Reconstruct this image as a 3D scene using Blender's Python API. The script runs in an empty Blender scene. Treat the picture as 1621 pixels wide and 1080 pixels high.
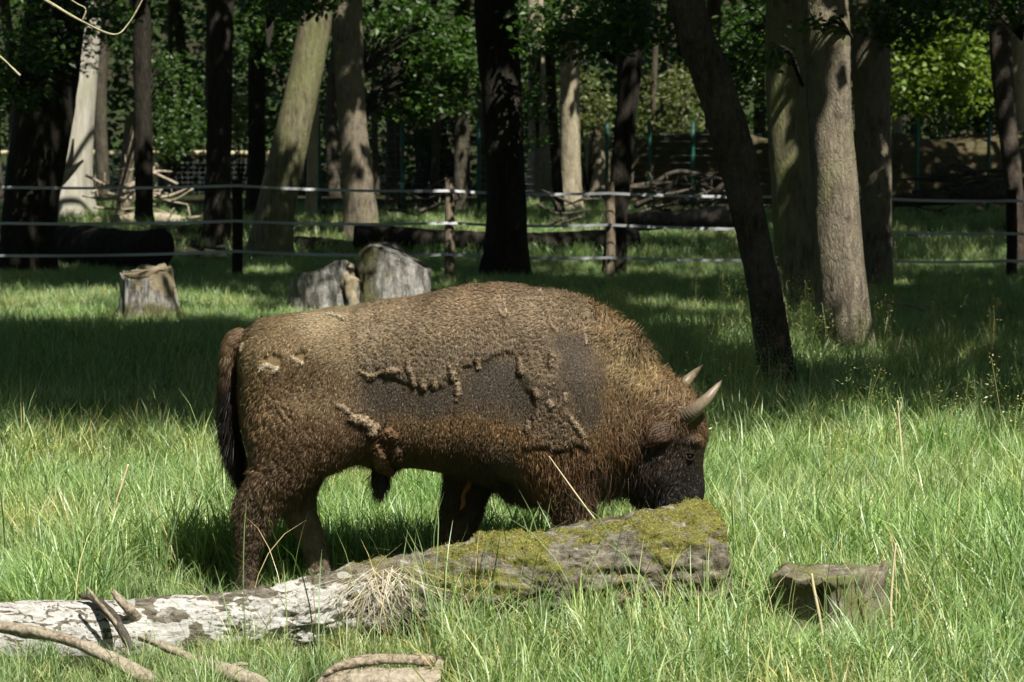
import bpy, math, numpy as np
from mathutils import Vector, Matrix

# ------------------------------------------------------------------ camera, sky, sun, exposure
scene = bpy.context.scene
F = 4200.0; CX, CY = 810.5, 540.0; HC = 2.43; TILT = math.atan((540-200)/F)
cam_d = bpy.data.cameras.new('camera'); cam = bpy.data.objects.new('camera', cam_d)
scene.collection.objects.link(cam); scene.camera = cam
cam_d.sensor_width = 36; cam_d.lens = 36*F/1621; cam_d.clip_end = 1000; cam_d.clip_start = .1
cam.location = (0, 0, HC); cam.rotation_euler = (math.pi/2 - TILT, 0, 0)
cam_d.dof.use_dof = True; cam_d.dof.focus_distance = 13.5; cam_d.dof.aperture_fstop = 6.3

SUN_EL, SUN_AZ = math.radians(52), math.radians(30)      # azimuth: to the right of straight behind the camera
sdir = Vector((math.sin(SUN_AZ)*math.cos(SUN_EL), -math.cos(SUN_AZ)*math.cos(SUN_EL), math.sin(SUN_EL)))
world = bpy.data.worlds.new('World'); scene.world = world; world.use_nodes = True
wn = world.node_tree.nodes; wl = world.node_tree.links
sky = wn.new('ShaderNodeTexSky'); sky.sky_type = 'NISHITA'; sky.sun_disc = False
sky.sun_elevation = SUN_EL; sky.sun_rotation = math.atan2(sdir.x, sdir.y)
wn['Background'].inputs[1].default_value = 0.05
wl.new(sky.outputs[0], wn['Background'].inputs[0])
sl = bpy.data.lights.new('sun', 'SUN'); sl.energy = 5.0; sl.angle = math.radians(.53); sl.color = (1, .965, .89)
so = bpy.data.objects.new('sun', sl); scene.collection.objects.link(so)
so.rotation_euler = sdir.to_track_quat('Z', 'Y').to_euler()
vs = scene.view_settings; vs.view_transform = 'Standard'; vs.look = 'None'; vs.gamma = 1; vs.exposure = 0.8; vs.use_curve_mapping = False
cy = scene.cycles; cy.max_bounces = 4; cy.diffuse_bounces = 2; cy.glossy_bounces = 1; cy.transmission_bounces = 2
cy.use_denoising = True; cy.adaptive_threshold = .02; cy.sample_clamp_indirect = 6

# ------------------------------------------------------------------ helpers
def at(px, py, Y):
    u = (px-CX)/F; v = (CY-py)/F
    dy = math.cos(TILT)+v*math.sin(TILT); dz = -math.sin(TILT)+v*math.cos(TILT)
    return np.array((u*Y/dy, Y, HC+dz*Y/dy))
def depth_of(py):
    v = (CY-py)/F
    return -HC*(math.cos(TILT)+v*math.sin(TILT))/(-math.sin(TILT)+v*math.cos(TILT))
def gpt(px, py): return at(px, py, depth_of(py))
def lin(c):
    c = np.asarray(c, float)/255.
    return np.where(c <= .04045, c/12.92, ((c+.055)/1.055)**2.4)

_r = np.random.default_rng(7)
PERM = np.concatenate([_r.permutation(256)]*3).astype(np.int64); VAL = _r.uniform(-1, 1, 256)
def vnoise(p, seed=0):
    p = np.asarray(p, float)+seed*17.31
    i = np.floor(p).astype(np.int64); f = p-i; f = f*f*(3-2*f); i &= 255
    def h(dx, dy, dz): return VAL[PERM[PERM[PERM[(i[:, 0]+dx) & 255]+((i[:, 1]+dy) & 255)]+((i[:, 2]+dz) & 255)]]
    x, y, z = f[:, 0], f[:, 1], f[:, 2]
    def L(a, b, t): return a+(b-a)*t
    return L(L(L(h(0,0,0), h(1,0,0), x), L(h(0,1,0), h(1,1,0), x), y), L(L(h(0,0,1), h(1,0,1), x), L(h(0,1,1), h(1,1,1), x), y), z)
def fbm(p, oct=4, seed=0):
    p = np.asarray(p, float); s = 0; a = .5
    for o in range(oct): s = s+a*vnoise(p*2**o, seed+o); a *= .5
    return s
def voro(p, seed=0):
    """nearest jittered lattice point: F1, F2, its position"""
    p = np.asarray(p, float); i = np.floor(p).astype(np.int64)
    f1 = np.full(len(p), 9.); f2 = np.full(len(p), 9.); c = np.zeros_like(p)
    for dx in (-1, 0, 1):
        for dy in (-1, 0, 1):
            for dz in (-1, 0, 1):
                j = i+np.array((dx, dy, dz)); k = j & 255
                h = PERM[PERM[PERM[k[:, 0]]+k[:, 1]]+((k[:, 2]+seed) & 255)]
                q = j+np.stack([VAL[h], VAL[(h+57) & 255], VAL[(h+131) & 255]], 1)*.45+.5
                d = np.linalg.norm(q-p, axis=1); m = d < f1
                f2 = np.where(m, f1, np.minimum(f2, d)); c[m] = q[m]; f1 = np.where(m, d, f1)
    return f1, f2, c
def sstep(a, b, x): t = np.clip((x-a)/(b-a), 0, 1); return t*t*(3-2*t)
def nrm(v): return v/np.maximum(np.linalg.norm(v, axis=-1, keepdims=True), 1e-9)

def mesh_np(name, V, faces, mat=None, col=None, smooth=True, normals=None, mat_idx=None):
    """faces: list of integer arrays (n,3) / (n,4)"""
    me = bpy.data.meshes.new(name); V = np.asarray(V, np.float32)
    me.vertices.add(len(V)); me.vertices.foreach_set('co', V.ravel())
    faces = [np.asarray(f, np.int32) for f in faces if len(f)]
    li = np.concatenate([f.ravel() for f in faces]); sz = np.concatenate([np.full(len(f), f.shape[1]) for f in faces])
    st = np.concatenate([[0], np.cumsum(sz)[:-1]]).astype(np.int32)
    me.loops.add(len(li)); me.loops.foreach_set('vertex_index', li)
    me.polygons.add(len(sz)); me.polygons.foreach_set('loop_start', st)
    if mat_idx is not None: me.polygons.foreach_set('material_index', np.asarray(mat_idx, np.int32))
    me.update(calc_edges=True)
    me.polygons.foreach_set('use_smooth', np.full(len(sz), bool(smooth)))
    for m in (mat if isinstance(mat, (list, tuple)) else [mat]):
        if m: me.materials.append(m)
    if col is not None:
        a = me.color_attributes.new('Col', 'FLOAT_COLOR', 'POINT')
        c = np.ones((len(V), 4), np.float32); c[:, :col.shape[1]] = col; a.data.foreach_set('color', c.ravel())
    if normals is not None: me.normals_split_custom_set_from_vertices(np.asarray(normals, np.float32))
    return me
def obj(name, me, parent=None, loc=(0, 0, 0), rot=(0, 0, 0), scale=None):
    o = bpy.data.objects.new(name, me); scene.collection.objects.link(o)
    o.location = loc; o.rotation_euler = rot
    if scale is not None: o.scale = scale
    if parent: o.parent = parent
    return o
def tag(o, label, cat, group=None):
    o['label'] = label; o['category'] = cat
    if group: o['group'] = group
    return o
def thing(name, label, cat, loc, group=None):
    o = obj(name, None, None, loc); o.empty_display_size = .2
    return tag(o, label, cat, group)
def kind(o, k): o['kind'] = k; return o

def spline(P, n):
    """Catmull-Rom through the rows of P, n samples spaced evenly by length"""
    P = np.asarray(P, float)
    if len(P) == 2: t = np.linspace(0, 1, n)[:, None]; return P[0]+(P[1]-P[0])*t
    Q = np.vstack([2*P[0]-P[1], P, 2*P[-1]-P[-2]]); out = []
    for i in range(len(P)-1):
        a, b, c, d = Q[i:i+4]; t = np.linspace(0, 1, 24, endpoint=False)[:, None]
        out.append(.5*(2*b+(c-a)*t+(2*a-5*b+4*c-d)*t*t+(3*b-a-3*c+d)*t**3))
    S = np.vstack(out+[P[-1:]]); L = np.r_[0, np.cumsum(np.linalg.norm(np.diff(S[:, :3], axis=0), axis=1))]
    s = np.linspace(0, L[-1], n)
    return np.stack([np.interp(s, L, S[:, k]) for k in range(S.shape[1])], 1)
def tube(P, R, seg=16, n=40, cap=True, disp=None):
    """P control points, R radii there; disp(pos, ang, t, nrm)-> outward offset"""
    S = spline(np.c_[np.asarray(P, float), np.asarray(R, float)], n); C, R = S[:, :3], S[:, 3]
    T = nrm(np.gradient(C, axis=0)); up = np.array((0, 0, 1.)) if abs(T[:, 2]).mean() < .75 else np.array((0, -1., 0))
    A = nrm(np.cross(T, up)); B = np.cross(A, T)
    th = np.linspace(0, 2*math.pi, seg, endpoint=False)
    N = A[:, None]*np.cos(th)[None, :, None]+B[:, None]*np.sin(th)[None, :, None]
    V = C[:, None]+N*R[:, None, None]
    if disp is not None:
        t = np.repeat(np.linspace(0, 1, n), seg); a = np.tile(th, n)
        V = V+N*disp(V.reshape(-1, 3), a, t, N.reshape(-1, 3)).reshape(n, seg, 1)
    V = V.reshape(-1, 3)
    i = np.arange(n-1)[:, None]*seg; j = np.arange(seg); k = (j+1) % seg
    Fq = np.stack([i+j, i+k, i+seg+k, i+seg+j], -1).reshape(-1, 4)[:, ::-1]
    tris = np.zeros((0, 3), int)
    if cap:
        V = np.vstack([V, V[:seg].mean(0), V[-seg-0:].mean(0) if False else V[(n-1)*seg:n*seg].mean(0)])
        a, b = n*seg, n*seg+1
        tris = np.vstack([np.stack([np.full(seg, a), j, k], 1)[:, ::-1]*1, np.stack([np.full(seg, b), (n-1)*seg+k, (n-1)*seg+j], 1)[:, ::-1]])
        tris[:seg] = np.stack([np.full(seg, a), k, j], 1)[:, ::-1]
        tris[seg:] = np.stack([np.full(seg, b), (n-1)*seg+j, (n-1)*seg+k], 1)[:, ::-1]
    return V, Fq, tris
def join(parts):
    Vs, Q, T, o = [], [], [], 0
    for V, q, t in parts:
        Vs.append(V); o2 = o
        if len(q): Q.append(q+o)
        if len(t): T.append(t+o)
        o = o2+len(V)
    return np.vstack(Vs), (np.vstack(Q) if Q else np.zeros((0, 4), int)), (np.vstack(T) if T else np.zeros((0, 3), int))
def icos(V, F): return V, F

# ------------------------------------------------------------------ materials
class NT:
    def __init__(s, name):
        s.m = bpy.data.materials.new(name); s.m.use_nodes = True; s.t = s.m.node_tree; s.n = s.t.nodes; s.b = s.n['Principled BSDF']
    def N(s, typ, **kw):
        x = s.n.new(typ)
        for k, v in kw.items():
            if k.startswith('_'): setattr(x, k[1:], v)
        return x
    def L(s, a, b): s.t.links.new(a, b)
    def coord(s, scale=(1, 1, 1), kind='Object'):
        c = s.N('ShaderNodeTexCoord'); m = s.N('ShaderNodeMapping'); m.inputs['Scale'].default_value = scale
        s.L(c.outputs[kind], m.inputs[0]); return m.outputs[0]
    def noise(s, vec, scale, detail=6, rough=.6, dist=0):
        x = s.N('ShaderNodeTexNoise'); x.inputs['Scale'].default_value = scale; x.inputs['Detail'].default_value = detail
        x.inputs['Roughness'].default_value = rough; x.inputs['Distortion'].default_value = dist; s.L(vec, x.inputs['Vector']); return x.outputs['Fac']
    def vor(s, vec, scale, feature='DISTANCE_TO_EDGE'):
        x = s.N('ShaderNodeTexVoronoi'); x.feature = feature; x.inputs['Scale'].default_value = scale; s.L(vec, x.inputs['Vector']); return x.outputs['Distance']
    def ramp(s, fac, *stops):
        x = s.N('ShaderNodeValToRGB'); e = x.color_ramp.elements
        while len(e) < len(stops): e.new(.5)
        for k, (p, c) in enumerate(stops):
            e[k].position = p; e[k].color = (*c, 1) if not np.isscalar(c) else (c, c, c, 1)
        s.L(fac, x.inputs[0]); return x.outputs[0]
    def mix(s, fac, a, b, mode='MIX'):
        x = s.N('ShaderNodeMix'); x.data_type = 'RGBA'; x.blend_type = mode
        for v, k in ((fac, 0), (a, 6), (b, 7)):
            if hasattr(v, 'links'): s.L(v, x.inputs[k])
            elif np.isscalar(v): x.inputs[k].default_value = v if k == 0 else (v, v, v, 1)
            else: x.inputs[k].default_value = (*v, 1)
        return x.outputs[2]
    def math(s, op, a, b=0.):
        x = s.N('ShaderNodeMath'); x.operation = op
        for v, k in ((a, 0), (b, 1)):
            if hasattr(v, 'links'): s.L(v, x.inputs[k])
            else: x.inputs[k].default_value = v
        return x.outputs[0]
    def bump(s, h, strength=.5, dist=.02, prev=None):
        x = s.N('ShaderNodeBump'); x.inputs['Strength'].default_value = strength; x.inputs['Distance'].default_value = dist
        s.L(h, x.inputs['Height'])
        if prev: s.L(prev, x.inputs['Normal'])
        s.L(x.outputs[0], s.b.inputs['Normal']); return x.outputs[0]
    def done(s, color, rough=.85, spec=.25):
        if hasattr(color, 'links'): s.L(color, s.b.inputs['Base Color'])
        else: s.b.inputs['Base Color'].default_value = (*color, 1)
        s.b.inputs['Roughness'].default_value = rough; s.b.inputs['Specular IOR Level'].default_value = spec
        return s.m
def bark(name, dark, light, patch, sz=9, stretch=.22, crack=.5, moss=None, relief=.02):
    m = NT(name); v = m.coord((1, 1, stretch))
    n1 = m.noise(v, sz, 8, .65, .3); n2 = m.noise(m.coord(), 1.7, 5, .6)
    wv = m.N('ShaderNodeVectorMath'); wv.operation = 'ADD'; nz = m.N('ShaderNodeTexNoise'); nz.inputs['Scale'].default_value = sz*.7; nz.inputs['Detail'].default_value = 4; m.L(v, nz.inputs['Vector'])
    sv = m.N('ShaderNodeVectorMath'); sv.operation = 'SCALE'; sv.inputs['Scale'].default_value = 2.2/sz; m.L(nz.outputs['Color'], sv.inputs[0]); m.L(v, wv.inputs[0]); m.L(sv.outputs[0], wv.inputs[1]); vo = m.vor(wv.outputs[0], sz*1.6)
    c = m.ramp(n1, (.36, dark), (.62, light)); c = m.mix(m.ramp(n2, (.42, 0), (.62, 1)), c, m.mix(.55, c, patch))
    c = m.mix(m.ramp(vo, (0, crack), (.12, 0)), c, tuple(.35*np.array(dark)))
    if moss: c = m.mix(m.ramp(m.noise(m.coord((1, 1, .4)), 2.6, 7, .65), (.5, 0), (.68, .8)), c, moss)
    h = m.math('ADD', n1, m.ramp(vo, (0, 0), (.18, .32))) if crack else n1
    m.bump(h, 1.0, relief*1.3); return m.done(c, .9, .2)
BARK_DARK = bark('bark_dark', (.012, .01, .007), (.036, .03, .022), (.03, .027, .018), 8)  # base taken near black to stand for canopy shade on the trunks
BARK_BROWN = bark('bark_brown', (.035, .026, .018), (.1, .075, .055), (.15, .13, .11), 22, .4, .35)
BARK_GREY = bark('bark_grey', (.07, .056, .04), (.215, .178, .132), (.25, .215, .145), 17, .3, .1, (.17, .17, .075), .015)
BARK_GREEN = bark('bark_green', (.075, .068, .036), (.21, .185, .115), (.2, .205, .085), 16, .2, .05, (.14, .16, .05), .012)
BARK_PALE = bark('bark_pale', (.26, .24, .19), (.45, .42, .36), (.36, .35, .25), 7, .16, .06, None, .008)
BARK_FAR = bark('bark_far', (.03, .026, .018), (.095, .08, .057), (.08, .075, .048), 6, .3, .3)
BARK_FARLIT = bark('bark_far_lit', (.2, .17, .115), (.38, .33, .23), (.33, .3, .19), 6, .3, .2)  # lit copy of the far bark, sunlight put into the colour
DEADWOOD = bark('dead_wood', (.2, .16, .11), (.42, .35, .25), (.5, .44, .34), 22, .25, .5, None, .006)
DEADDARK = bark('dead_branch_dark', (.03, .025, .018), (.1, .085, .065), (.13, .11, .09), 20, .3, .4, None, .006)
RAILWOOD = bark('rail_wood', (.36, .31, .18), (.6, .54, .35), (.5, .46, .28), 14, .2, .3, None, .005)
POSTWOOD = bark('post_wood', (.1, .075, .05), (.26, .2, .14), (.22, .19, .13), 14, .15, .5, None, .008)

def leafmat(name, a, b, tr):
    m = NT(name); oi = m.N('ShaderNodeNewGeometry')
    c = m.ramp(oi.outputs['Random Per Island'], (0, a), (1, b))
    m.done(c, .45, .35)
    t = m.N('ShaderNodeBsdfTranslucent'); m.L(m.mix(1, c, tr, 'MULTIPLY'), t.inputs[0])
    mx = m.N('ShaderNodeAddShader'); m.L(m.b.outputs[0], mx.inputs[0]); m.L(t.outputs[0], mx.inputs[1])
    m.L(mx.outputs[0], m.n['Material Output'].inputs[0]); return m.m
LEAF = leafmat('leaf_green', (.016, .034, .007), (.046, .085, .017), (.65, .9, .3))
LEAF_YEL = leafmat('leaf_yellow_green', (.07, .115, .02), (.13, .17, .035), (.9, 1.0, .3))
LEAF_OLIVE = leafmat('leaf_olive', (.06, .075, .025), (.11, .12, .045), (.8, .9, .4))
# ------------------------------------------------------------------ ground
def ground_z(x, y):
    x = np.asarray(x, float); y = np.asarray(y, float)
    p = np.stack([x.ravel()*.35, y.ravel()*.35, np.zeros(x.size)], 1)
    z = .035*vnoise(p, 3).reshape(x.shape)*sstep(15, 24, y)
    return z + 13*sstep(112, 190, y)
gy = np.r_[np.arange(-30, 9, 3.), np.arange(9, 50, .5), np.arange(50, 120, 1.5), np.arange(120, 420, 8)]
gx = np.r_[np.arange(-300, -40, 20.), np.arange(-40, 40, 1.), np.arange(40, 301, 20.)]
GX, GY = np.meshgrid(gx, gy); GV = np.stack([GX, GY, ground_z(GX, GY)], -1).reshape(-1, 3)
nx_ = len(gx); ii = (np.arange(len(gy)-1)[:, None]*nx_+np.arange(nx_-1)).ravel()
m = NT('meadow_soil'); v = m.coord()
g1 = m.noise(v, .22, 6, .6); g2 = m.noise(v, 9, 8, .7); g3 = m.noise(v, 60, 4, .7)
soil = m.ramp(g3, (.3, (.014, .011, .007)), (.7, (.05, .038, .024)))
thatch = m.ramp(g2, (.3, (.016, .03, .008)), (.7, (.05, .075, .02)))
m.bump(m.math('ADD', g2, g3), .7, .03)
GROUND_MAT = m.done(m.mix(m.ramp(g1, (.4, 0), (.6, 1)), thatch, soil), .95, .1)
kind(obj('ground', mesh_np('ground', GV, [np.stack([ii, ii+1, ii+nx_+1, ii+nx_], 1)], GROUND_MAT)), 'structure')

# earth bank beyond the fence, right of the middle
bx = np.arange(2.8, 30, .3); bt = np.linspace(0, 1, 16)
BX, BT = np.meshgrid(bx, bt)
BYv = 77+BT*6; prof = sstep(.02, .3, BT)*2.2
BZ = -.1+prof*sstep(2.9, 3.9, BX)*(1+.06*np.sin(BX*1.3)); BV = np.stack([BX, BYv, BZ], -1).reshape(-1, 3)
BV[:, 2] += .16*fbm(BV*1.1, 4, 9)*sstep(0.1, .4, BT.ravel()); BV[:, 1] += .4*fbm(BV*.8, 3, 12)
n_ = len(bx); ii = (np.arange(len(bt)-1)[:, None]*n_+np.arange(n_-1)).ravel()
m = NT('bank_earth'); v = m.coord(); a_ = m.noise(v, 3, 8, .7); b_ = m.noise(v, 24, 5, .7)
m.bump(m.math('ADD', a_, b_), .9, .08)
BANK = m.done(m.mix(m.ramp(a_, (.42, 0), (.62, 1)), m.ramp(b_, (.3, (.07, .052, .03)), (.7, (.2, .155, .09))), m.ramp(b_, (.3, (.05, .06, .02)), (.7, (.11, .11, .04)))), .95, .1)
kind(obj('earth_bank', mesh_np('earth_bank', BV, [np.stack([ii, ii+1, ii+n_+1, ii+n_], 1)], BANK)), 'structure')

# ------------------------------------------------------------------ trees
rg = np.random.default_rng(11)
def leaves(rng, C, sig, n_per, size, up=1.0, shape6=False, zflat=.6):
    C = np.repeat(np.asarray(C, float), n_per, 0); n = len(C); S = np.repeat(np.broadcast_to(sig, (n//n_per,)), n_per)[:, None]
    P = C+rng.normal(size=(n, 3))*S*np.array((1, 1, zflat))
    N = nrm(np.array((0, 0, up))+rng.normal(size=(n, 3))*.55); T = nrm(np.cross(N, rng.normal(size=(n, 3)))); B = np.cross(N, T)
    Ls = (size*rng.uniform(.65, 1.3, n))[:, None]; W = Ls*.3
    if shape6:
        V = np.stack([P, P+T*Ls*.3+B*W+N*Ls*.07, P+T*Ls*.68+B*W*.85+N*Ls*.05, P+T*Ls-N*Ls*.08, P+T*Ls*.68-B*W*.85+N*Ls*.05, P+T*Ls*.3-B*W+N*Ls*.07], 1)
        k = np.arange(n)[:, None]*6
        return V.reshape(-1, 3), np.vstack([k+np.array((0, 1, 2, 3))[::-1], k+np.array((0, 3, 4, 5))[::-1]])
    V = np.stack([P, P+T*Ls*.45+B*W*1.1+N*Ls*.07, P+T*Ls, P+T*Ls*.45-B*W*1.1+N*Ls*.07], 1)
    k = np.arange(n)[:, None]*4
    return V.reshape(-1, 3), k+np.array((0, 3, 2, 1))
CROWN_V = {}
def crown_mesh(seed, nb=44, n_per=215, size=.21, R=(4.0, 4.0, 2.3), mat=None):
    r = np.random.default_rng(seed)
    d = nrm(r.normal(size=(nb, 3))); rad = r.uniform(.35, 1, nb)**.5
    C = d*rad[:, None]*np.array(R); C[:, 2] += .25*np.abs(C[:, 2])
    V, q = leaves(r, C, r.uniform(.4, .75, nb), n_per, size)
    me = mesh_np('crown', V, [q], mat or LEAF, smooth=False); CROWN_V[me.name] = V.reshape(-1, 4, 3); return me
LIT = []; BEAM = []                               # places that the photograph shows in the sun: the canopy has gaps on their sunbeams
for px_, py_, Y_, r_ in [(112, 300, 70.6, 1.1), (115, 210, 70.6, 1.1), (124, 110, 70.6, 1.0), (486, 100, 49.3, .9), (470, 180, 49.3, .9), (455, 250, 49.3, .8), (640, 430, 33, .95), (590, 420, 33, .8), (510, 445, 33, .8), (246, 455, 32, .55), (1322, 260, 26, .5), (1328, 340, 26, .55), (1334, 410, 26, .5), (1348, 565, 26, .4),
                     (1246, 70, 33, .6), (1250, 140, 33, .6), (1255, 210, 33, .5), (1392, 420, 40.5, .7), (1392, 380, 40.5, .5), (903, 150, 73, .9), (903, 220, 73, .9), (903, 290, 73, .8), (855, 260, 78, .8), (855, 200, 78, .7), (200, 318, 66, 1.3), (255, 330, 66, 1.3),
                     (1470, 100, 86, 2.2), (1510, 150, 86, 2.2), (1450, 160, 86, 1.6), (1065, 160, 94, 2.0), (1050, 210, 94, 1.6), (930, 170, 92, 1.5), (620, 60, 58, 1.1), (690, 80, 58, 1.2), (640, 150, 58, 1.1), (740, 40, 58, 1.0), (600, 110, 58, .9), (566, 215, 55.5, .4), (574, 345, 55.5, .35), (711, 350, 41.7, .5), (965, 370, 41.7, .5), (430, 40, 56, .9), (450, 80, 56, .8), (1060, 335, 62, 1.4), (1100, 345, 62, 1.0), (650, 340, 62, 1.2), (740, 345, 62, 1.0),
                     (40, 480, 36, 1.0), (130, 470, 37, 1.0), (300, 485, 36, 1.1), (60, 500, 33.5, 1.0), (330, 500, 33.5, .9), (420, 425, 43, .6), (700, 425, 43, .5), (1130, 520, 31, .9), (1180, 560, 28, .6), (1290, 600, 25.5, .6), (270, 120, 72, 1.5), (240, 160, 76, 1.2), (1560, 210, 79, 1.2), (1180, 207, 79, .9), (100, 243, 92, 1.4), (290, 243, 92, 1.6)]:
    LIT.append(at(px_, py_, Y_)); BEAM.append(r_)
LIT = np.array(LIT); BEAM = np.array(BEAM); SD = np.array(sdir); LITR = .3+BEAM
def clear_crown(c, rad, rng):
    """nearest shifted place for a crown centre that keeps the sunbeams to the lit places open"""
    best, bc = None, 1e9
    for k in range(300):
        q = c+(rng.normal(size=3)*np.array((1.6, 1.6, .5))*(k/90) if k else 0)
        v = q-LIT; t = v@SD; dd = np.linalg.norm(v-t[:, None]*SD, axis=1); viol = np.maximum(rad*LITR-dd, 0)[t > 0].sum()
        cost = viol*1.2+np.linalg.norm(q-c)
        if cost < bc: best, bc = q, cost
    return best
CROWNS = [crown_mesh(s) for s in (1, 2, 3, 4)]; CROWNS_FAR = [crown_mesh(s, 44, 100, .31) for s in (5, 6, 7, 8)]
tree_no = [0]
def tree(name, label, px, w, mat, group=None, Y=None, ztop=10.5, crown=(0, 0, 0), cs=1.0, seg=26, ring=.14, rough=.03, flare=.35, crown_on=True, extra=0., boughs=(), limbs=True, csz=1.0):
    """px: pixel path of the trunk's axis from its base upward; w: trunk width in pixels along that path"""
    base = gpt(*px[0]) if Y is None else at(px[0][0], px[0][1], Y)
    Yd = base[1]; base[2] = float(ground_z(base[0], base[1]))
    P = [base-(0, 0, .15)]+[at(x, y, Yd+extra*i) for i, (x, y) in enumerate(px) if i]
    R = [a*.5*Yd/F for a in w]
    d = P[-1]-P[-2]; d = d/np.linalg.norm(d); d[:2] *= .6
    if ztop > P[-1][2]+.5:
        k = (ztop-P[-1][2])/max(d[2], .5); P.append(P[-1]+d*k*.5); R.append(R[-1]*.78); P.append(P[-1]+(0, 0, (ztop-P[-1][2]))+d*(1, 1, 0)*k*.3); R.append(R[-1]*.6)
    P = np.array(P)-base; top = P[-1]
    L = np.linalg.norm(np.diff(P, axis=0), axis=1).sum(); n = int(min(max(L/ring, 14), 420))
    r0 = R[0]; sd = tree_no[0]; tree_no[0] += 1
    def disp(p, a, t, nn):
        h = p[:, 2]; fl = flare*r0*np.exp(-np.maximum(h, 0)/(1.1*r0))*(.45+.55*np.cos(a*3+sd)+.3*np.cos(a*5+1.7*sd))
        q = p+sd*9.1
        return fl+r0*.1*vnoise(q*np.array((1.5, 1.5, .5))/max(r0*3, .3), sd)+rough*fbm(q*np.array((9, 9, 2.2)), 4, sd)+.5*rough*np.abs(fbm(q*np.array((26, 26, 7)), 2, sd+3))
    parts = [tube(P, R, seg, n, True, disp)]
    rr = np.random.default_rng(100+sd)
    if limbs and crown_on:
        for k in range(6):
            s0 = P[-2]+(P[-1]-P[-2])*rr.uniform(-.3, .9); a = k*1.05+rr.uniform(-.3, .3); o = np.array((math.cos(a), math.sin(a), .45))*rr.uniform(2, 3.4)*cs
            parts.append(tube([s0, s0+o*.5+(0, 0, .1), s0+o+(0, 0, .5)], [R[-2]*.5, R[-2]*.33, .02], 8, 8))
    V, q, t = join(parts)
    root = thing(name, label, 'tree', base, group)
    obj('trunk', mesh_np('trunk', V, [q, t], mat), root)
    if crown_on:
        c = clear_crown(base+top+np.array(crown)+(0, 0, .6), cs, rr)-base
        me = (CROWNS if Yd < 48 else CROWNS_FAR)[sd % 4]; sc3_ = np.array((cs, cs, cs*csz*rr.uniform(.9, 1.1))); LV = CROWN_V[me.name]; a_ = sd*1.3; ca, sa = math.cos(a_), math.sin(a_)
        ctr = LV.mean(1)*sc3_; ctr = np.stack([ctr[:, 0]*ca-ctr[:, 1]*sa, ctr[:, 0]*sa+ctr[:, 1]*ca, ctr[:, 2]], 1)+c+base; hit = np.zeros(len(ctr), bool)
        for b_, r_ in zip(LIT, BEAM):
            v_ = ctr-b_; t_ = v_@SD; hit |= (t_ > 0) & (np.linalg.norm(v_-t_[:, None]*SD, axis=1) < r_*(1+.25*np.sin(ctr[:, 0]*5+ctr[:, 2]*7)))
        if hit.sum() > 20:
            LV2 = LV[~hit]; me = mesh_np('crown', LV2.reshape(-1, 3), [np.arange(len(LV2))[:, None]*4+np.array((0, 3, 2, 1))], LEAF, smooth=False)
        obj('crown', me, root, c, (0, 0, a_), sc3_)
    for b in boughs: bough(root, base, *b)
    return root
def bough(root, base, cx, cyp, Yb, rx, ry, M, n_per=16, leaf=.11, mat=None, start=None, sig=.16):
    """a leafy low bough: centre pixel, depth, half extents in pixels"""
    r = np.random.default_rng(int(cx*7+cyp*3+M)); mat = mat or LEAF
    c = at(cx, cyp, Yb); s = Yb/F
    d = r.normal(size=(M, 3)); d = nrm(d)*r.uniform(.1, 1, M)[:, None]**.5
    C = c+d*np.array((rx*s, .9*rx*s+.3, ry*s)); C[:, 2] = np.maximum(C[:, 2], .15)
    V, q = leaves(r, C-base, sig*r.uniform(.7, 1.3, M), n_per, leaf, 1.0, True, .45)
    obj('bough', mesh_np('bough', V, [q], mat, smooth=False), root)['kind'] = 'stuff'
    s0 = np.array(start if start is not None else (base[0], base[1], c[2]-.8*ry*s)); tw = []
    for k in range(min(M, 14)):
        e = C[k]; mid = (s0+e)/2+(0, 0, .12*np.linalg.norm(e-s0))
        tw.append(tube(np.array([s0, mid, e])-base, [.022, .013, .004], 5, 7, False))
    V, q, t = join(tw); obj('branch', mesh_np('branch', V, [q], BARK_DARK), root)['kind'] = 'stuff'

G1 = 'trees around the meadow edge'
tree('old_tree', 'massive black trunk in deep shade beside the pale bare tree', [(34, 438), (48, 320), (70, 180), (92, 0)], [84, 84, 88, 84], BARK_DARK, G1, crown=(4.6, -5, 0), cs=1.25,
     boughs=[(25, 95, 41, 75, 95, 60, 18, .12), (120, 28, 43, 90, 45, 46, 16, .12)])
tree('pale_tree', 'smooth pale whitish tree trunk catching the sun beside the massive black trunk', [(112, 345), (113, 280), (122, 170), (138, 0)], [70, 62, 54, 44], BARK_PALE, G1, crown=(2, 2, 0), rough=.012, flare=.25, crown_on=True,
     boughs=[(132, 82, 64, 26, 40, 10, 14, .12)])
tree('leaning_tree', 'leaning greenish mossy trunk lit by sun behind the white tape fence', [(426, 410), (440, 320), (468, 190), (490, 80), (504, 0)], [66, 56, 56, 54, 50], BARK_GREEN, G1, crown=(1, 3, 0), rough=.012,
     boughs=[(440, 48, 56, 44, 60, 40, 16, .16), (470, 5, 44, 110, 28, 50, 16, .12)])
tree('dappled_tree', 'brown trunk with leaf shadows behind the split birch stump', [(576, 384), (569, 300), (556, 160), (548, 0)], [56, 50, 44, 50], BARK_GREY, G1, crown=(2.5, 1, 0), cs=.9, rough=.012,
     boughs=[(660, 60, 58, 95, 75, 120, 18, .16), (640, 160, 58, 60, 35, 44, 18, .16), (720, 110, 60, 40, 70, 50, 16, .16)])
tree('thick_dark_tree', 'thick black trunk in shade between the two fence posts', [(800, 446), (802, 330), (796, 170), (784, 0)], [76, 64, 62, 64], BARK_DARK, G1, crown=(1, -4, 0), cs=1.25, flare=.5)
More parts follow.
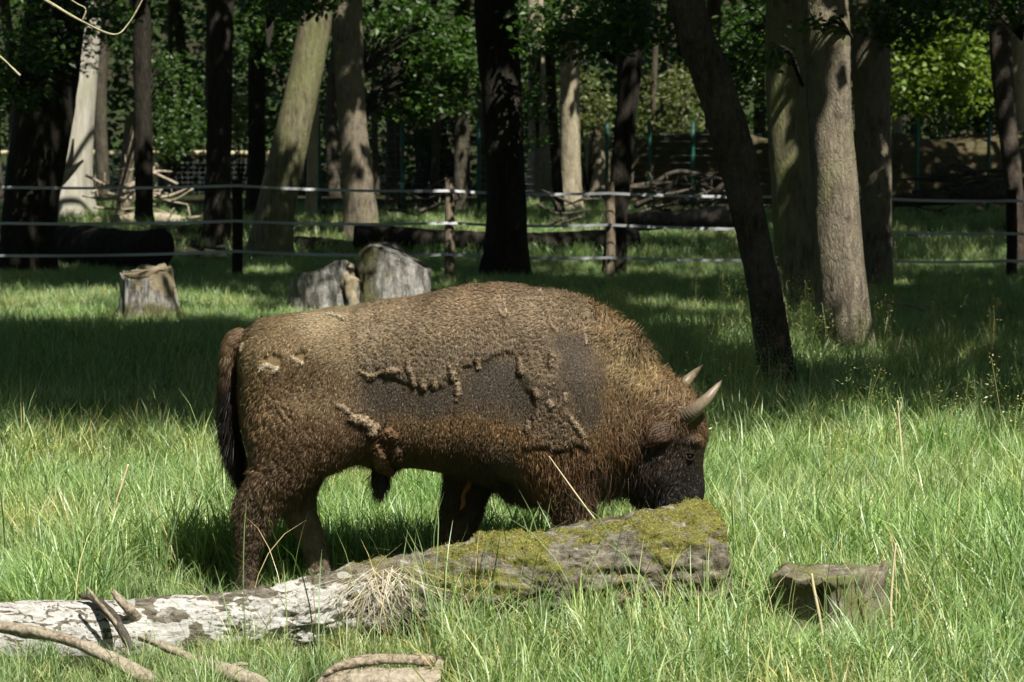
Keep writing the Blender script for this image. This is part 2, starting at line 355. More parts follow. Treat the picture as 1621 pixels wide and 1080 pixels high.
tree('slim_dark_tree', 'slim black trunk behind a fence post, tilting right', [(970, 440), (976, 340), (990, 200), (1004, 60), (1010, 0)], [38, 34, 32, 32, 30], BARK_DARK, G1, crown=(.5, .5, 0), cs=.9,
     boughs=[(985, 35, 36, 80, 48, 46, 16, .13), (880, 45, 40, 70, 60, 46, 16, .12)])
tree('rough_leaning_tree', 'dark rough trunk leaning left, rooted in the grass nearest the bison head', [(1238, 642), (1222, 540), (1203, 420), (1166, 250), (1122, 110), (1086, 0)], [62, 56, 52, 58, 58, 54], BARK_BROWN, G1,
     ztop=9.0, crown=(.6, -5.6, .8), cs=1.2, seg=64, ring=.03, rough=.018, flare=.3)
tree('broad_grey_tree', 'grey-green trunk standing half behind the sunlit broad trunk', [(1270, 500), (1262, 400), (1250, 240), (1243, 100), (1243, 0)], [70, 66, 66, 62, 58], BARK_GREEN, G1, crown=(-1.6, -2.5, 0), seg=40, ring=.07, rough=.014, cs=.95,
     boughs=[(1212, 112, 31.5, 14, 32, 7, 10, .1), (1170, 90, 40, 60, 90, 46, 16, .12)])
tree('sunlit_tree', 'broad greyish trunk with sunlit flaking bark in the grass', [(1342, 592), (1334, 470), (1322, 300), (1312, 150), (1306, 0)], [92, 78, 70, 62, 66], BARK_GREY, G1, crown=(-.3, -4.2, 0), seg=72, ring=.035, rough=.016, cs=1.0,
     boughs=[(1292, 45, 25.2, 20, 12, 6, 10, .1)])
tree('half_lit_tree', 'straight trunk black above and sunlit only at its foot', [(1390, 458), (1388, 330), (1382, 170), (1374, 0)], [52, 50, 56, 62], BARK_GREY, G1, crown=(-3.6, -6, 0), cs=1.2,
     boughs=[(1440, 30, 38, 80, 50, 46, 16, .12)])
tree('thin_dark_tree', 'thin dark trunk beside the brushwood at the fence corner post', [(1612, 425), (1604, 290), (1590, 150), (1578, 0)], [30, 28, 30, 30], BARK_BROWN, G1, crown=(1, 0, 0), cs=.9,
     boughs=[(1560, 20, 42, 90, 40, 40, 16, .12)])
G2 = 'trunks deeper in the wood'
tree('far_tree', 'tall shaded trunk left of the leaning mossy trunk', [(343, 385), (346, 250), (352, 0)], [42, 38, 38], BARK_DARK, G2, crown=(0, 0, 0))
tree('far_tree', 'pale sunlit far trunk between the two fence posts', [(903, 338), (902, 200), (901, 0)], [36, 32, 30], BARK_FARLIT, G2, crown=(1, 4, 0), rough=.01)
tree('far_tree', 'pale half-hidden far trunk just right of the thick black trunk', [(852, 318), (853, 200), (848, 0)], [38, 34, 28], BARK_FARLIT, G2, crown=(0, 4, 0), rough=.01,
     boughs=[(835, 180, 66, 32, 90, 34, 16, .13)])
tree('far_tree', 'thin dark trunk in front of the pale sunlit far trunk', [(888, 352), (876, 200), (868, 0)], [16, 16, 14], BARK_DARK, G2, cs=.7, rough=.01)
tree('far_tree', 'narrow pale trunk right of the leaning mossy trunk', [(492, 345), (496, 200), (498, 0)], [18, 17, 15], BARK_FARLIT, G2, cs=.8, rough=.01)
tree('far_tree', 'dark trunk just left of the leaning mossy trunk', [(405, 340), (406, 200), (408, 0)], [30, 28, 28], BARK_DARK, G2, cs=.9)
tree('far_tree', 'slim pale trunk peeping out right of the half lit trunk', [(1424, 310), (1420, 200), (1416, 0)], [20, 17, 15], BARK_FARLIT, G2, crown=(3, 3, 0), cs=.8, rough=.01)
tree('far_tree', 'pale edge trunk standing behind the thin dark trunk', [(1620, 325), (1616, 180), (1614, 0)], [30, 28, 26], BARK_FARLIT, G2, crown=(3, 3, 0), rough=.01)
tree('far_tree', 'dark trunk behind the left fence post of the open span', [(622, 330), (622, 200), (624, 0)], [24, 22, 20], BARK_FAR, G2, cs=.9)
tree('far_tree', 'dark trunk rising over the root plate mound', [(728, 330), (730, 200), (734, 0)], [22, 20, 20], BARK_FAR, G2, cs=.9)
tree('far_tree', 'thick shadowy trunk behind the rail fence gap', [(230, 360), (226, 200), (224, 0)], [30, 28, 28], BARK_DARK, G2, cs=.9, boughs=[(265, 130, 72, 60, 60, 50, 16, .15)])
for k, (x, y, w) in enumerate([(165, 318, 22), (292, 300, 20), (530, 312, 20), (668, 300, 18), (1075, 300, 22), (1130, 320, 26), (1200, 300, 20), (1455, 305, 18), (1490, 292, 14), (1545, 300, 16), (15, 310, 20)]):
    tree('background_tree', 'slender far trunk in the dark back of the wood', [(x, y), (x+rg.uniform(-8, 8), 160), (x+rg.uniform(-14, 14), 0)], [w, w*.92, w*.8], BARK_FAR, 'slender trunks at the back of the wood', cs=1.0, seg=14, ring=.4, rough=.01)
# trees outside the picture whose crowns shade the middle of the meadow and roof the wood; some added to limit the sky light
G3 = 'trees beside the meadow outside the view'
for (x, y, h, cx_, cy_, cs) in [(7.8, 15.5, 9.4, -2.8, 1.6, 1.2), (11, 17.5, 9.5, -1.4, 0, 1.2), (-6.2, 15.5, 9.4, 3.0, 1.4, 1.2), (-9.2, 17.5, 9.5, 1.4, -.8, 1.15), (11, 25.5, 9.5, -2.0, 0, 1.0), (11.5, 28.5, 9.5, -2.4, 0, 1.2), (-9, 8, 11, -.5, 0, 1.7), (-11, 16, 10.5, -1, 0, 1.3), (16, 12, 11, 0, 0, 1.6), (14, 2, 11.5, 3, 0, 1.6), (1, -14, 11.5, -2, -2, 1.8), (-9, -4, 11.5, -1, 0, 1.8), (13, -10, 11.5, 4, -1, 1.7), (16, 22, 11, 1, 0, 1.5), (-15, 27, 11, 0, 0, 1.5), (-20, 14, 12, 0, 0, 1.8), (22, 16, 12, 0, 0, 1.8), (-19, 2, 12, 0, 0, 1.8), (22, 30, 12, 0, 0, 1.7), (-22, 36, 12, 0, 0, 1.7), (21, 44, 12, 0, 0, 1.7), (11.5, 31, 10, -1.5, 0, 1.15), (12.5, 39, 10, -1, 0, 1.2),
                              (-11, 38, 11, -1.2, 3, 1.0), (-13.5, 47, 10.5, 0, 0, 1.2), (14, 48, 10.5, 0, 0, 1.2), (15, 57, 11, 0, 0, 1.2), (-14, 57, 11, 0, 0, 1.2)]:
    p = np.array((x, y, 0.)); s = F/y
    tree('shade_tree', 'unseen tall leafy shade tree beside the meadow, crown spreading over it', [(CX+x*s, 900), (CX+x*s, 400), (CX+(x+cx_*.15)*s, 0)], [.5*s, .42*s, .4*s], BARK_FAR, G3, Y=y, ztop=h, crown=(cx_, cy_, 0), cs=cs, seg=16, ring=.4)
for (x, y, h, cx_, cy_, cs) in [(-8.3, 31, 6.0, 4.8, 0, .75), (-9.6, 35, 6.4, 3.8, 0, .8), (-7.2, 21.5, 5.6, 1.4, 0, 1.0), (-6.4, 24.5, 5.8, 3.6, -1.0, 1.05), (6.8, 22, 5.8, -4.6, .6, 1.0), (8.4, 27, 6.2, -1.6, .5, 1.1), (9.5, 33, 6.8, -1.2, 0, 1.1)]:
    s = F/y  # low flat crowns added out of view to block sun and sky
    tree('shade_tree', 'added low shade tree out of view with a flat crown', [(CX+x*s, 900), (CX+x*s, 400), (CX+(x+cx_*.15)*s, 100)], [.3*s, .26*s, .22*s], BARK_FAR, 'added low shade trees out of view', Y=y, ztop=h, crown=(cx_, cy_, 0), cs=cs, seg=14, ring=.4, csz=.42)
rb = np.random.default_rng(5)
for k in range(86):
    y = rb.uniform(54, 98); x = rb.uniform(-1, 1)*(y*.26+5); s = F/y
    px_ = CX+x*s
    if y < 90 and any(a < px_ < b for a, b in ((60, 310), (400, 620), (820, 960), (1030, 1115), (1405, 1600))): continue
    tree('forest_tree', 'tall slim forest tree with high crown, deep in the wood', [(CX+x*s, 200+HC*s), (CX+(x+rb.uniform(-.3, .3))*s, 150), (CX+x*s, 0)], [.26*s, .22*s, .2*s], BARK_FAR, 'forest trees deep in the wood', Y=y, ztop=rb.uniform(9, 12), cs=rb.uniform(1, 1.25), seg=12, ring=.5, rough=.01)

# broken sapling and rotten far stumps
def snag(label, px, w, mat, cat='stump', name='snag', group=None):
    b = gpt(*px[0]); Y = b[1]; P = np.array([b-(0, 0, .1)]+[at(x, y, Y) for x, y in px[1:]])-b; R = [a*.5*Y/F for a in w]
    sd = tree_no[0]; tree_no[0] += 1
    V, q, t = tube(P, R, 22, 40, True, lambda p, a, t, n: .02*fbm(p*np.array((8, 8, 2))+sd, 3)+R[0]*.12*np.cos(2*a+sd))
    top = V[:, 2] > V[:, 2].max()-.02; ang = np.arctan2(V[:, 1]-P[-1][1], V[:, 0]-P[-1][0])
    hi = V[:, 2] > P[-1][2]-.25*R[-1]
    V[hi, 2] += R[-1]*1.3*vnoise(np.stack([np.cos(ang)*1.6, np.sin(ang)*1.6, 0*ang], 1)+sd)[hi]
    return tag(obj(name, mesh_np(name, V, [q, t], mat), None, b), label, cat, group)
snag('broken-off slim snag leaning by the pale whitish trunk', [(192, 352), (200, 270), (208, 182)], [22, 20, 16], BARK_GREY, 'snag')
snag('short pale broken stump beside the far green fence post', [(946, 308), (944, 250), (938, 208)], [36, 34, 22], BARK_FARLIT)
snag('round pale wooden post rising behind the short broken stump', [(958, 306), (958, 240), (958, 186)], [15, 15, 14], POSTWOOD, 'post', 'wooden_post')
snag('dark shaggy root mound of a fallen tree behind the fence', [(690, 320), (690, 260), (688, 205)], [80, 62, 34], BARK_DARK, 'root mound', 'root_mound')

# understory shrubs that close the view
def shrub(label, px, py, Y, rx, ry, M, n_per, leaf, mat, group=None, sig=.22, ground=True):
    b = np.array((at(px, 300, Y)[0], Y, 0.)); root = thing('shrub', label, 'shrub', b, group)
    bough(root, b, px, py, Y, rx, ry, M, n_per, leaf, mat, start=(b[0], b[1], .05), sig=sig)
    return root
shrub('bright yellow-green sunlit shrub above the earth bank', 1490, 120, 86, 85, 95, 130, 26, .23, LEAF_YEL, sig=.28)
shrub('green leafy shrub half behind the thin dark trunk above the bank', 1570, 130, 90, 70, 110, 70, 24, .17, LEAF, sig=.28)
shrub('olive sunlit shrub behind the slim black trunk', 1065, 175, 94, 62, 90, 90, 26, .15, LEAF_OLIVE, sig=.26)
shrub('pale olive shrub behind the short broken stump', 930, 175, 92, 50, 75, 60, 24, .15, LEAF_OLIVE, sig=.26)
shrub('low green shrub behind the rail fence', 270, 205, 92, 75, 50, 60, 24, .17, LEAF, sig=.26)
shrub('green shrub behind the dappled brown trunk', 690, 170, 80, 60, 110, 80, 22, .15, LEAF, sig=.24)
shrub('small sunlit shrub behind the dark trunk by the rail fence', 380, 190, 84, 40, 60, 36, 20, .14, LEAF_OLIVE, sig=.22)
# the far wood, one mass of leaves
fw = np.random.default_rng(21)
nC = 1500; C = np.stack([fw.uniform(-30, 30, nC), fw.uniform(99, 116, nC), fw.uniform(0, 10.5, nC)], 1)
V, q = leaves(fw, C, .75, 46, .36, 1.0)
kind(obj('far_wood', mesh_np('far_wood', V, [q], LEAF, smooth=False)), 'stuff')
nC = 900; a_ = fw.uniform(math.radians(125), math.radians(415), nC); r_ = fw.uniform(34, 44, nC)       # unseen ring of leaves added round the meadow to block low sky
C = np.stack([r_*np.cos(a_), 20+r_*np.sin(a_)*1.1, fw.uniform(0, 13, nC)], 1); V, q = leaves(fw, C, 1.1, 26, .75, 1.0)
kind(obj('unseen_leaf_ring', mesh_np('unseen_leaf_ring', V, [q], LEAF, smooth=False)), 'stuff')
# ------------------------------------------------------------------ white tape fence
def simple(name, c, rough=.6, spec=.3): return NT(name).done(c, rough, spec)
TAPE = simple('white_tape', (.42, .43, .44), .5)
BLACKP = simple('black_plastic', (.02, .02, .02), .5)
YF = 41.7
fence = thing('tape_fence', 'wooden post fence strung with three white electric tapes across the wood edge', 'fence', (0, YF, 0))
posts = [(-60, 440, 285, (295, 352, 404)), (375, 440, 285, (294, 350, 398)), (711, 446, 281, (302, 353, 403)), (965, 447, 288, (306, 356, 408)), (1330, 447, 290, (310, 362, 410)), (1601, 447, 300, (318, 370, 413)), (1860, 440, 300, (316, 368, 412))]
for k, (x, y0, y1, tp) in enumerate(posts):
    Yp = YF+(k % 2)*.15; b = at(x, y0, Yp); b[2] = 0; t_ = at(x, y1, Yp); r = .085
    V, q, t = tube(np.array([b-(0, 0, .2), (b+t_)/2+(.012, 0, 0), t_])-(0, YF, 0), [r, r*.96, r*.9], 16, 40, True, lambda p, a, t, n: .007*fbm(p*np.array((14, 14, 4))+k, 3)+.004*np.cos(2*a+k))
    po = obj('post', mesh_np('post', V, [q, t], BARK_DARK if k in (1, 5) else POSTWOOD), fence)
    for ty in tp:
        c = at(x, ty, Yp)-(0, YF, 0)+np.array((0, -r-.012, 0))
        V, q, t = tube([c-(0, 0, .035), c+(0, 0, .035)], [.022, .022], 8, 4); obj('insulator', mesh_np('insulator', V, [q, t], BLACKP), po)
for j in range(3):
    C = []
    for k in range(len(posts)-1):
        a = at(posts[k][0], posts[k][3][j], YF-.12); b = at(posts[k+1][0], posts[k+1][3][j], YF-.12)
        for s in np.linspace(0, 1, 14, endpoint=False): C.append(a+(b-a)*s-np.array((0, YF, .035*4*s*(1-s))))
    C = np.array(C+[b-np.array((0, YF, 0))]); n = len(C); h = .022
    tw = .35*np.sin(np.linspace(0, 60, n))                       # the tape twists a little
    O = np.stack([0*tw, np.sin(tw)*h, np.cos(tw)*h], 1); D = np.array((0, .002, 0))
    V = np.vstack([C-O-D, C+O-D, C+O+D, C-O+D]); i = np.arange(n-1)
    Q = np.vstack([np.stack([i+a*n, i+1+a*n, i+1+b*n, i+b*n], 1) for a, b in ((0, 1), (1, 2), (2, 3), (3, 0))])
    obj('tape', mesh_np('tape', V, [Q], TAPE, smooth=False), fence)

def bar(a, b, r, seg=8, n=6, mat=None, name='rail', parent=None, org=(0, 0, 0)):
    V, q, t = tube(np.array([a, b])-np.array(org), [r, r], seg, n, True, lambda p, a_, t_, n_: r*.08*vnoise(p*6))
    return obj(name, mesh_np(name, V, [q, t], mat), parent)
# wooden rail fence with wire mesh, far left
YR = 92.; WIRE = simple('wire', (.1, .11, .11), .5, .5)
rf = thing('rail_fence', 'pale wooden rail fence with wire mesh behind the pale tree', 'fence', (0, YR, 0)); ro = (0, YR, 0)
rp = [-60, 30, 152, 245, 330, 430]
for x in rp: a = at(x, 240, YR); bar((a[0], YR+.1, -.1), (a[0], YR+.1, a[2]+(.55 if x == 245 else .05)), .09, 10, 6, RAILWOOD, 'post', rf, ro)
for a, b in zip(rp[:-1], rp[1:]):
    A = at(a, 243, YR); B = at(b, 242, YR); bar(A-(0, .02, 0), B-(0, .02, 0), .085, 10, 10, RAILWOOD, 'rail', rf, ro)
wp = []
x0, x1 = at(-60, 243, YR)[0], at(430, 243, YR)[0]
for x in np.arange(x0, x1, .2): wp.append(tube([(x, .05, .05), (x, .05, 1.5)], [.006]*2, 4, 2, False))
for z in np.arange(.15, 1.5, .17): wp.append(tube([(x0, .05, z), (x1, .05, z)], [.006]*2, 4, 2, False))
V, q, t = join(wp); kind(obj('wire_mesh', mesh_np('wire_mesh', V, [q], WIRE), rf), 'stuff')
# green steel post fence in front of the bank
GREENP = simple('green_paint', (.012, .1, .07), .45, .4)
YG = 75.5; gf = thing('green_post_fence', 'green steel post fence with thin wires beyond the brushwood', 'fence', (0, YG, 0)); go_ = (0, YG, 0)
gp = [505, 637, 758, 880, 961, 1028, 1097, 1235, 1345, 1452, 1566, 1680]
for x in gp: a = at(x, 192, YG); bar((a[0], YG, -.1), (a[0], YG, a[2]), .055, 8, 5, GREENP, 'post', gf, go_)
wp = []
for z in np.arange(.2, 2.5, .2): wp.append(tube([(at(gp[0], 200, YG)[0], -.06, z), (at(gp[-1], 200, YG)[0], -.06, z)], [.005]*2, 4, 2, False))
V, q, t = join(wp); kind(obj('wire', mesh_np('wire', V, [q], WIRE), gf), 'stuff')

# ------------------------------------------------------------------ big fallen log in front of the bison
lp = [(-260, 965, .16, 12.12), (-60, 956, .16, 12.17), (150, 950, .16, 12.22), (300, 940, .165, 12.28), (430, 922, .175, 12.34), (520, 902, .185, 12.4), (620, 884, .2, 12.45), (800, 846, .235, 12.55), (960, 815, .262, 12.65), (1070, 797, .28, 12.7), (1142, 796, .285, 12.75)]
LP = np.array([at(x, y, Y)-(0, 0, r) for x, y, r, Y in lp]); LR = [l[2] for l in lp]
lorg = np.array((0, 12.5, 0.))
def ldisp(p, a, t, n):
    wp_ = np.stack([fbm(p*np.array((5, 9, 9)), 3, k+60) for k in range(3)], 1); f1, f2, c = voro(p*np.array((7, 26, 26))+1.6*wp_, 3); crack = 1-sstep(.0, .12, f2-f1); g1, g2, c2 = voro(p*np.array((2.2, 6, 6))+1.5*wp_, 8); big = (1-sstep(0, .035, g2-g1))*sstep(-.1, .25, fbm(p*3, 2, 77))
    rt = sstep(.3, .55, t); seam = (1-sstep(0, .012, np.abs(((t*9.3) % 1)-.5)))*0
    return .03*fbm(p*np.array((2, 4, 4)), 3, 4)+.012*fbm(p*14, 3, 6)-crack*.005-big*.04*rt+rt*(.03*fbm(p*np.array((3, 7, 7)), 3, 14)-.006-.085*np.abs(fbm(p*np.array((4.5, 17, 17))+.5*wp_, 3, 18))+.02*fbm(p*np.array((26, 60, 60)), 2, 19))+.012*sstep(.1, .3, fbm(p*np.array((5, 9, 9)), 5, 21))*rt+.012*rt*fbm(p*np.array((12, 40, 40)), 2, 15)
V, q, t = tube(LP-lorg, LR, 130, 560, True, ldisp)
# rough sawn and weathered right end, turned slightly to the viewer
tt = np.repeat(np.linspace(0, 1, 560), 130); e = sstep(.965, 1.0, tt)
V[:len(tt), 0] += e*(.10*(V[:len(tt), 1]-V[-1, 1])*1.0-.10*(V[:len(tt), 2]-V[-1, 2]))
cen = V[-1].copy(); e2 = sstep(.985, 1, tt)[:, None]; V[:len(tt)] += (cen-V[:len(tt)])*e2*.12; V[:len(tt)] += (e2*.02*fbm(V[:len(tt)]*11, 3, 2)[:, None])
nn = np.zeros_like(V); ctr = np.interp(V[:, 0], (LP-lorg)[:, 0], (LP-lorg)[:, 2]); upness = (V[:, 2]-ctr)/np.interp(V[:, 0], (LP-lorg)[:, 0], LR)
xs = V[:, 0]; pxs = xs*F/12.4+CX
moss = .8*sstep(.0, .6, upness*.5+1.2*fbm(V*np.array((5, 9, 9)), 5, 21)+.08+.5*fbm(V*np.array((22, 36, 36)), 3, 22))*sstep(330, 560, pxs)*(.6+.4*sstep(560, 800, pxs))
white = sstep(.0, .12, fbm(V*np.array((4, 7, 7)), 5, 31)+.5*(1-sstep(180, 700, pxs))-.16-.25*sstep(.55, .9, upness)*sstep(250, 420, pxs)+.12*sstep(350, 460, pxs)*(1-sstep(520, 600, pxs)))*(1-sstep(620, 820, pxs)*.9)
f1, f2, c = voro(V*np.array((7, 34, 34))+1.6*np.stack([fbm(V*np.array((6, 12, 12)), 3, k+60) for k in range(3)], 1), 3); ck = 1-sstep(.02, .2, f2-f1)
lich = sstep(.2, .34, fbm(V*np.array((11, 14, 14)), 4, 41))*sstep(.2, .8, upness)
col = np.stack([moss, white*(1-.9*ck*(.4+.6*sstep(-.2, .2, fbm(V*3, 3, 50)))), lich], 1)
m = NT('log_bark'); at_ = m.N('ShaderNodeAttribute'); at_.attribute_name = 'Col'; sp = m.N('ShaderNodeSeparateColor'); m.L(at_.outputs['Color'], sp.inputs[0])
v = m.coord((1, 3, 3)); n1 = m.noise(v, 11, 12, .78, 0); n2 = m.noise(m.coord(), 70, 5, .7)
base = m.ramp(n1, (.34, (.03, .024, .017)), (.45, (.12, .102, .075)), (.55, (.225, .198, .15)), (.68, (.42, .385, .31)))
wv = m.N('ShaderNodeVectorMath'); wv.operation = 'ADD'; nzz = m.N('ShaderNodeTexNoise'); nzz.inputs['Scale'].default_value = 6; m.L(v, nzz.inputs['Vector']); sv = m.N('ShaderNodeVectorMath'); sv.operation = 'SCALE'; sv.inputs['Scale'].default_value = .35; m.L(nzz.outputs['Color'], sv.inputs[0]); m.L(v, wv.inputs[0]); m.L(sv.outputs[0], wv.inputs[1]); vo = m.vor(wv.outputs[0], 9)
base = m.mix(m.math('MULTIPLY', m.ramp(vo, (0, .9), (.045, 0)), m.ramp(m.noise(m.coord(), 4, 3), (.45, 0), (.6, 1))), base, (.02, .017, .014))
def thr(maskout, amt=.35): return m.ramp(m.math('ADD', maskout, m.math('MULTIPLY', m.math('SUBTRACT', n2, .5), amt)), (.38, 0), (.6, 1))
c = m.mix(thr(sp.outputs[2], .8), base, (.42, .4, .35))
c = m.mix(thr(sp.outputs[1], 1.1), c, m.ramp(n1, (.3, (.34, .32, .28)), (.6, (.66, .64, .6))))
c = m.mix(m.ramp(m.math('ADD', m.math('ADD', sp.outputs[0], m.math('MULTIPLY', m.math('SUBTRACT', n2, .5), 1.3)), m.math('MULTIPLY', m.math('SUBTRACT', .5, n1), 1.5)), (.4, 0), (.72, .92)), c, m.ramp(n2, (.3, (.07, .07, .016)), (.7, (.27, .245, .06))))
m.bump(m.math('ADD', m.math('MULTIPLY', n2, .6), n1), 1.0, .02)
LOGM = m.done(c, .95, .12)
tag(obj('fallen_log', mesh_np('fallen_log', V, [q, t], LOGM, col), None, lorg), 'long mossy fallen log, peeling white bark at its thin end, before the bison', 'log')

# ------------------------------------------------------------------ sticks, split wood, stumps near the camera
def stick(name, label, pts, mat, cat='branch', group=None, seg=14, n=60, rough=.006, sub=()):
    P = np.array([at(x, y, Y) for x, y, r, Y in pts]); R = [r*Y/F for x, y, r, Y in pts]; o = P[len(P)//2].copy()
    sd = tree_no[0]; tree_no[0] += 1
    parts = [tube(P-o, R, seg, n, True, lambda p, a, t, nn: rough*fbm(p*18+sd, 4)+.12*np.mean(R)*np.cos(2*a+sd+6*t)+(.35 if np.mean(R) < .1 else .1)*np.mean(R)*fbm(np.stack([t*9+sd, .6*np.cos(a), .6*np.sin(a)], 1), 3, sd))]
    for s in sub:
        Q = np.array([at(x, y, Y) for x, y, r, Y in s]); parts.append(tube(Q-o, [r*Y/F for x, y, r, Y in s], 8, 18, True, lambda p, a, t, nn: .5*rough*fbm(p*20+sd, 3)))
    V, q, t = join(parts)
    return tag(obj(name, mesh_np(name, V, [q, t], mat), None, o), label, cat, group)
FW = bark('weathered_branch', (.095, .072, .048), (.4, .33, .235), (.46, .4, .31), 38, .8, 0, None, .014)
stick('dead_branch', 'thick bare weathered branch slanting down across the thin end of the log', [(-60, 978, 9, 11.9), (0, 992, 9.5, 11.85), (70, 1004, 10, 11.75), (130, 1022, 10.5, 11.65), (195, 1052, 11.5, 11.5), (240, 1076, 12, 11.4), (330, 1118, 13, 11.2)], FW, n=110, seg=24)
stick('dead_branch', 'knobbly bare stick lying in the grass below the white bark', [(220, 1010, 4, 11.75), (245, 1018, 6, 11.7), (268, 1027, 8, 11.65), (290, 1036, 7, 11.6), (330, 1052, 9, 11.5), (365, 1066, 12, 11.4), (400, 1078, 12, 11.35), (450, 1105, 11, 11.2)], FW, n=90, seg=20,
      sub=[[(360, 1062, 6, 11.42), (378, 1052, 4, 11.4), (392, 1052, 2, 11.38)]])
stick('dead_twig', 'dark broken limb stub sticking up off the thin end of the log', [(128, 944, 4, 12.2), (148, 948, 6, 12.15), (170, 965, 8, 12.05), (188, 990, 8, 11.95), (200, 1012, 7, 11.9), (208, 1030, 4, 11.88)], DEADDARK, n=50)
stick('dead_twig', 'thin pale twig crossing the dark broken limb stub', [(138, 930, 2.5, 12.0), (160, 958, 3, 11.97), (182, 985, 3, 11.95), (200, 1008, 2, 11.93)], FW, n=30)
stick('limb_stub', 'short pale broken stub of a limb on the white bark', [(178, 936, 3.5, 12.05), (190, 950, 6.5, 12.05), (206, 966, 8, 12.08), (218, 980, 9, 12.15)], FW, 'branch stub', n=30)
# split wood at the bottom edge
sw = thing('split_wood', 'pale cracked chunk of split wood lying in the short grass', 'wood chunk', at(605, 1080, 11.3)); sw_o = np.array(sw.location)
def slab(pts, seg, n, fl, rough): 
    P = np.array([at(x, y, Y) for x, y, r, Y in pts])-sw_o; R = [r*Y/F for x, y, r, Y in pts]
    V, q, t = tube(P, R, seg, n, True, lambda p, a, t, nn: rough*fbm(p*np.array((6, 20, 20)), 4, 5)-.35*rough*(1-sstep(0, .12, np.subtract(*voro(p*np.array((7, 40, 40)), 2)[1::-1])))+np.array(R).mean()*fl*np.cos(2*a))
    return V, q, t
V, q, t = slab([(502, 1082, 5, 11.35), (520, 1064, 8, 11.35), (548, 1052, 10, 11.34), (590, 1045, 11, 11.33), (650, 1043, 12, 11.33), (685, 1047, 13, 11.34), (702, 1052, 12, 11.34)], 28, 110, .3, .014)
obj('upper_slab', mesh_np('upper_slab', V, [q, t], FW), sw)
V, q, t = slab([(486, 1096, 12, 11.3), (540, 1084, 24, 11.27), (620, 1080, 27, 11.25), (698, 1080, 26, 11.25)], 36, 110, .2, .02)
obj('lower_slab', mesh_np('lower_slab', V, [q, t], FW), sw)

STUMPB = None
def stump_mat(name, moss_amt=.5):
    m = NT(name); v = m.coord((1, 1, .3)); n1 = m.noise(v, 7, 10, .78, .3); n2 = m.noise(m.coord(), 4, 6, .6); n3 = m.noise(m.coord(), 40, 5, .7); vo = m.vor(v, 9)
    at_ = m.N('ShaderNodeAttribute'); at_.attribute_name = 'Col'; sp = m.N('ShaderNodeSeparateColor'); m.L(at_.outputs['Color'], sp.inputs[0])
    b = m.ramp(n1, (.3, (.05, .045, .036)), (.45, (.14, .13, .11)), (.54, (.36, .345, .31)), (.64, (.62, .6, .55)))
    b = m.mix(m.ramp(m.math('ADD', n3, sp.outputs[2]), (.75, 0), (1.1, 1)), b, (.62, .6, .55))
    b = m.mix(m.ramp(m.math('ADD', n2, sp.outputs[0]), (.6, 0), (.85, .9)), b, m.ramp(n3, (.3, (.04, .045, .012)), (.7, (.14, .13, .035))))
    b = m.mix(m.ramp(m.math('ADD', m.math('MULTIPLY', m.math('SUBTRACT', n2, .5), .6), sp.outputs[1]), (.4, 0), (.6, 1)), b, m.ramp(n1, (.3, (.2, .15, .085)), (.7, (.56, .47, .31))))
    m.bump(m.math('ADD', n1, m.math('MULTIPLY', n3, .5)), 1, .07)
    return m.done(b, .95, .12)
STM = stump_mat('stump_bark')
def stump_mesh(name, org, centre, rx, ry, top, seed, seg=90, n=60, flare=.0, rough=.03, colf=None, inset=.86):
    """stump wall from the ground up to top(x, y) plus a cut face"""
    th = np.linspace(0, 2*np.pi, seg, endpoint=False); u = np.linspace(0, 1, n)
    U, T = np.meshgrid(u, th, indexing='ij'); fl = 1+flare*np.exp(-U*5)*(1+.6*np.cos(3*T+seed)+.4*np.cos(5*T+2*seed))
    fl = fl*(1.1-.1*U); X = centre[0]+rx*fl*np.cos(T); Y = centre[1]+ry*fl*np.sin(T); Z = -.08+U*(top(centre[0]+rx*np.cos(T), centre[1]+ry*np.sin(T))+.08)
    V = np.stack([X, Y, Z], -1).reshape(-1, 3); out = np.stack([np.cos(T), np.sin(T), 0*T], -1).reshape(-1, 3)
    V[:, 2] += U.ravel()**6*(.05*fbm(np.stack([np.cos(T.ravel())*2.5, np.sin(T.ravel())*2.5, 0*T.ravel()], 1), 4, seed)*1.6)
    V += out*(1.9*rough*fbm(V*np.array((4, 4, 1.6)), 4, seed)+rough*1.1*fbm(V*np.array((20, 20, 4)), 3, seed+5))[:, None]
    kx = 12; cap = []
    for k in range(1, kx+1):
        s = 1-k/kx; x = centre[0]+rx*s*np.cos(th); y = centre[1]+ry*s*np.sin(th); z = top(x, y)-.01+.018*fbm(np.stack([x*9, y*9, 0*x], 1), 3, seed); cap.append(np.stack([x, y, z], 1))
    A = np.vstack([V]+cap); R = n+kx; i = np.arange(R-1)[:, None]*seg; j = np.arange(seg); k = (j+1) % seg
    Q = np.stack([i+j, i+k, i+seg+k, i+seg+j], -1).reshape(-1, 4)
    iscap = np.r_[np.zeros(len(V)), np.ones(len(A)-len(V))]
    return mesh_np(name, A, [Q], STM, colf(A, iscap))
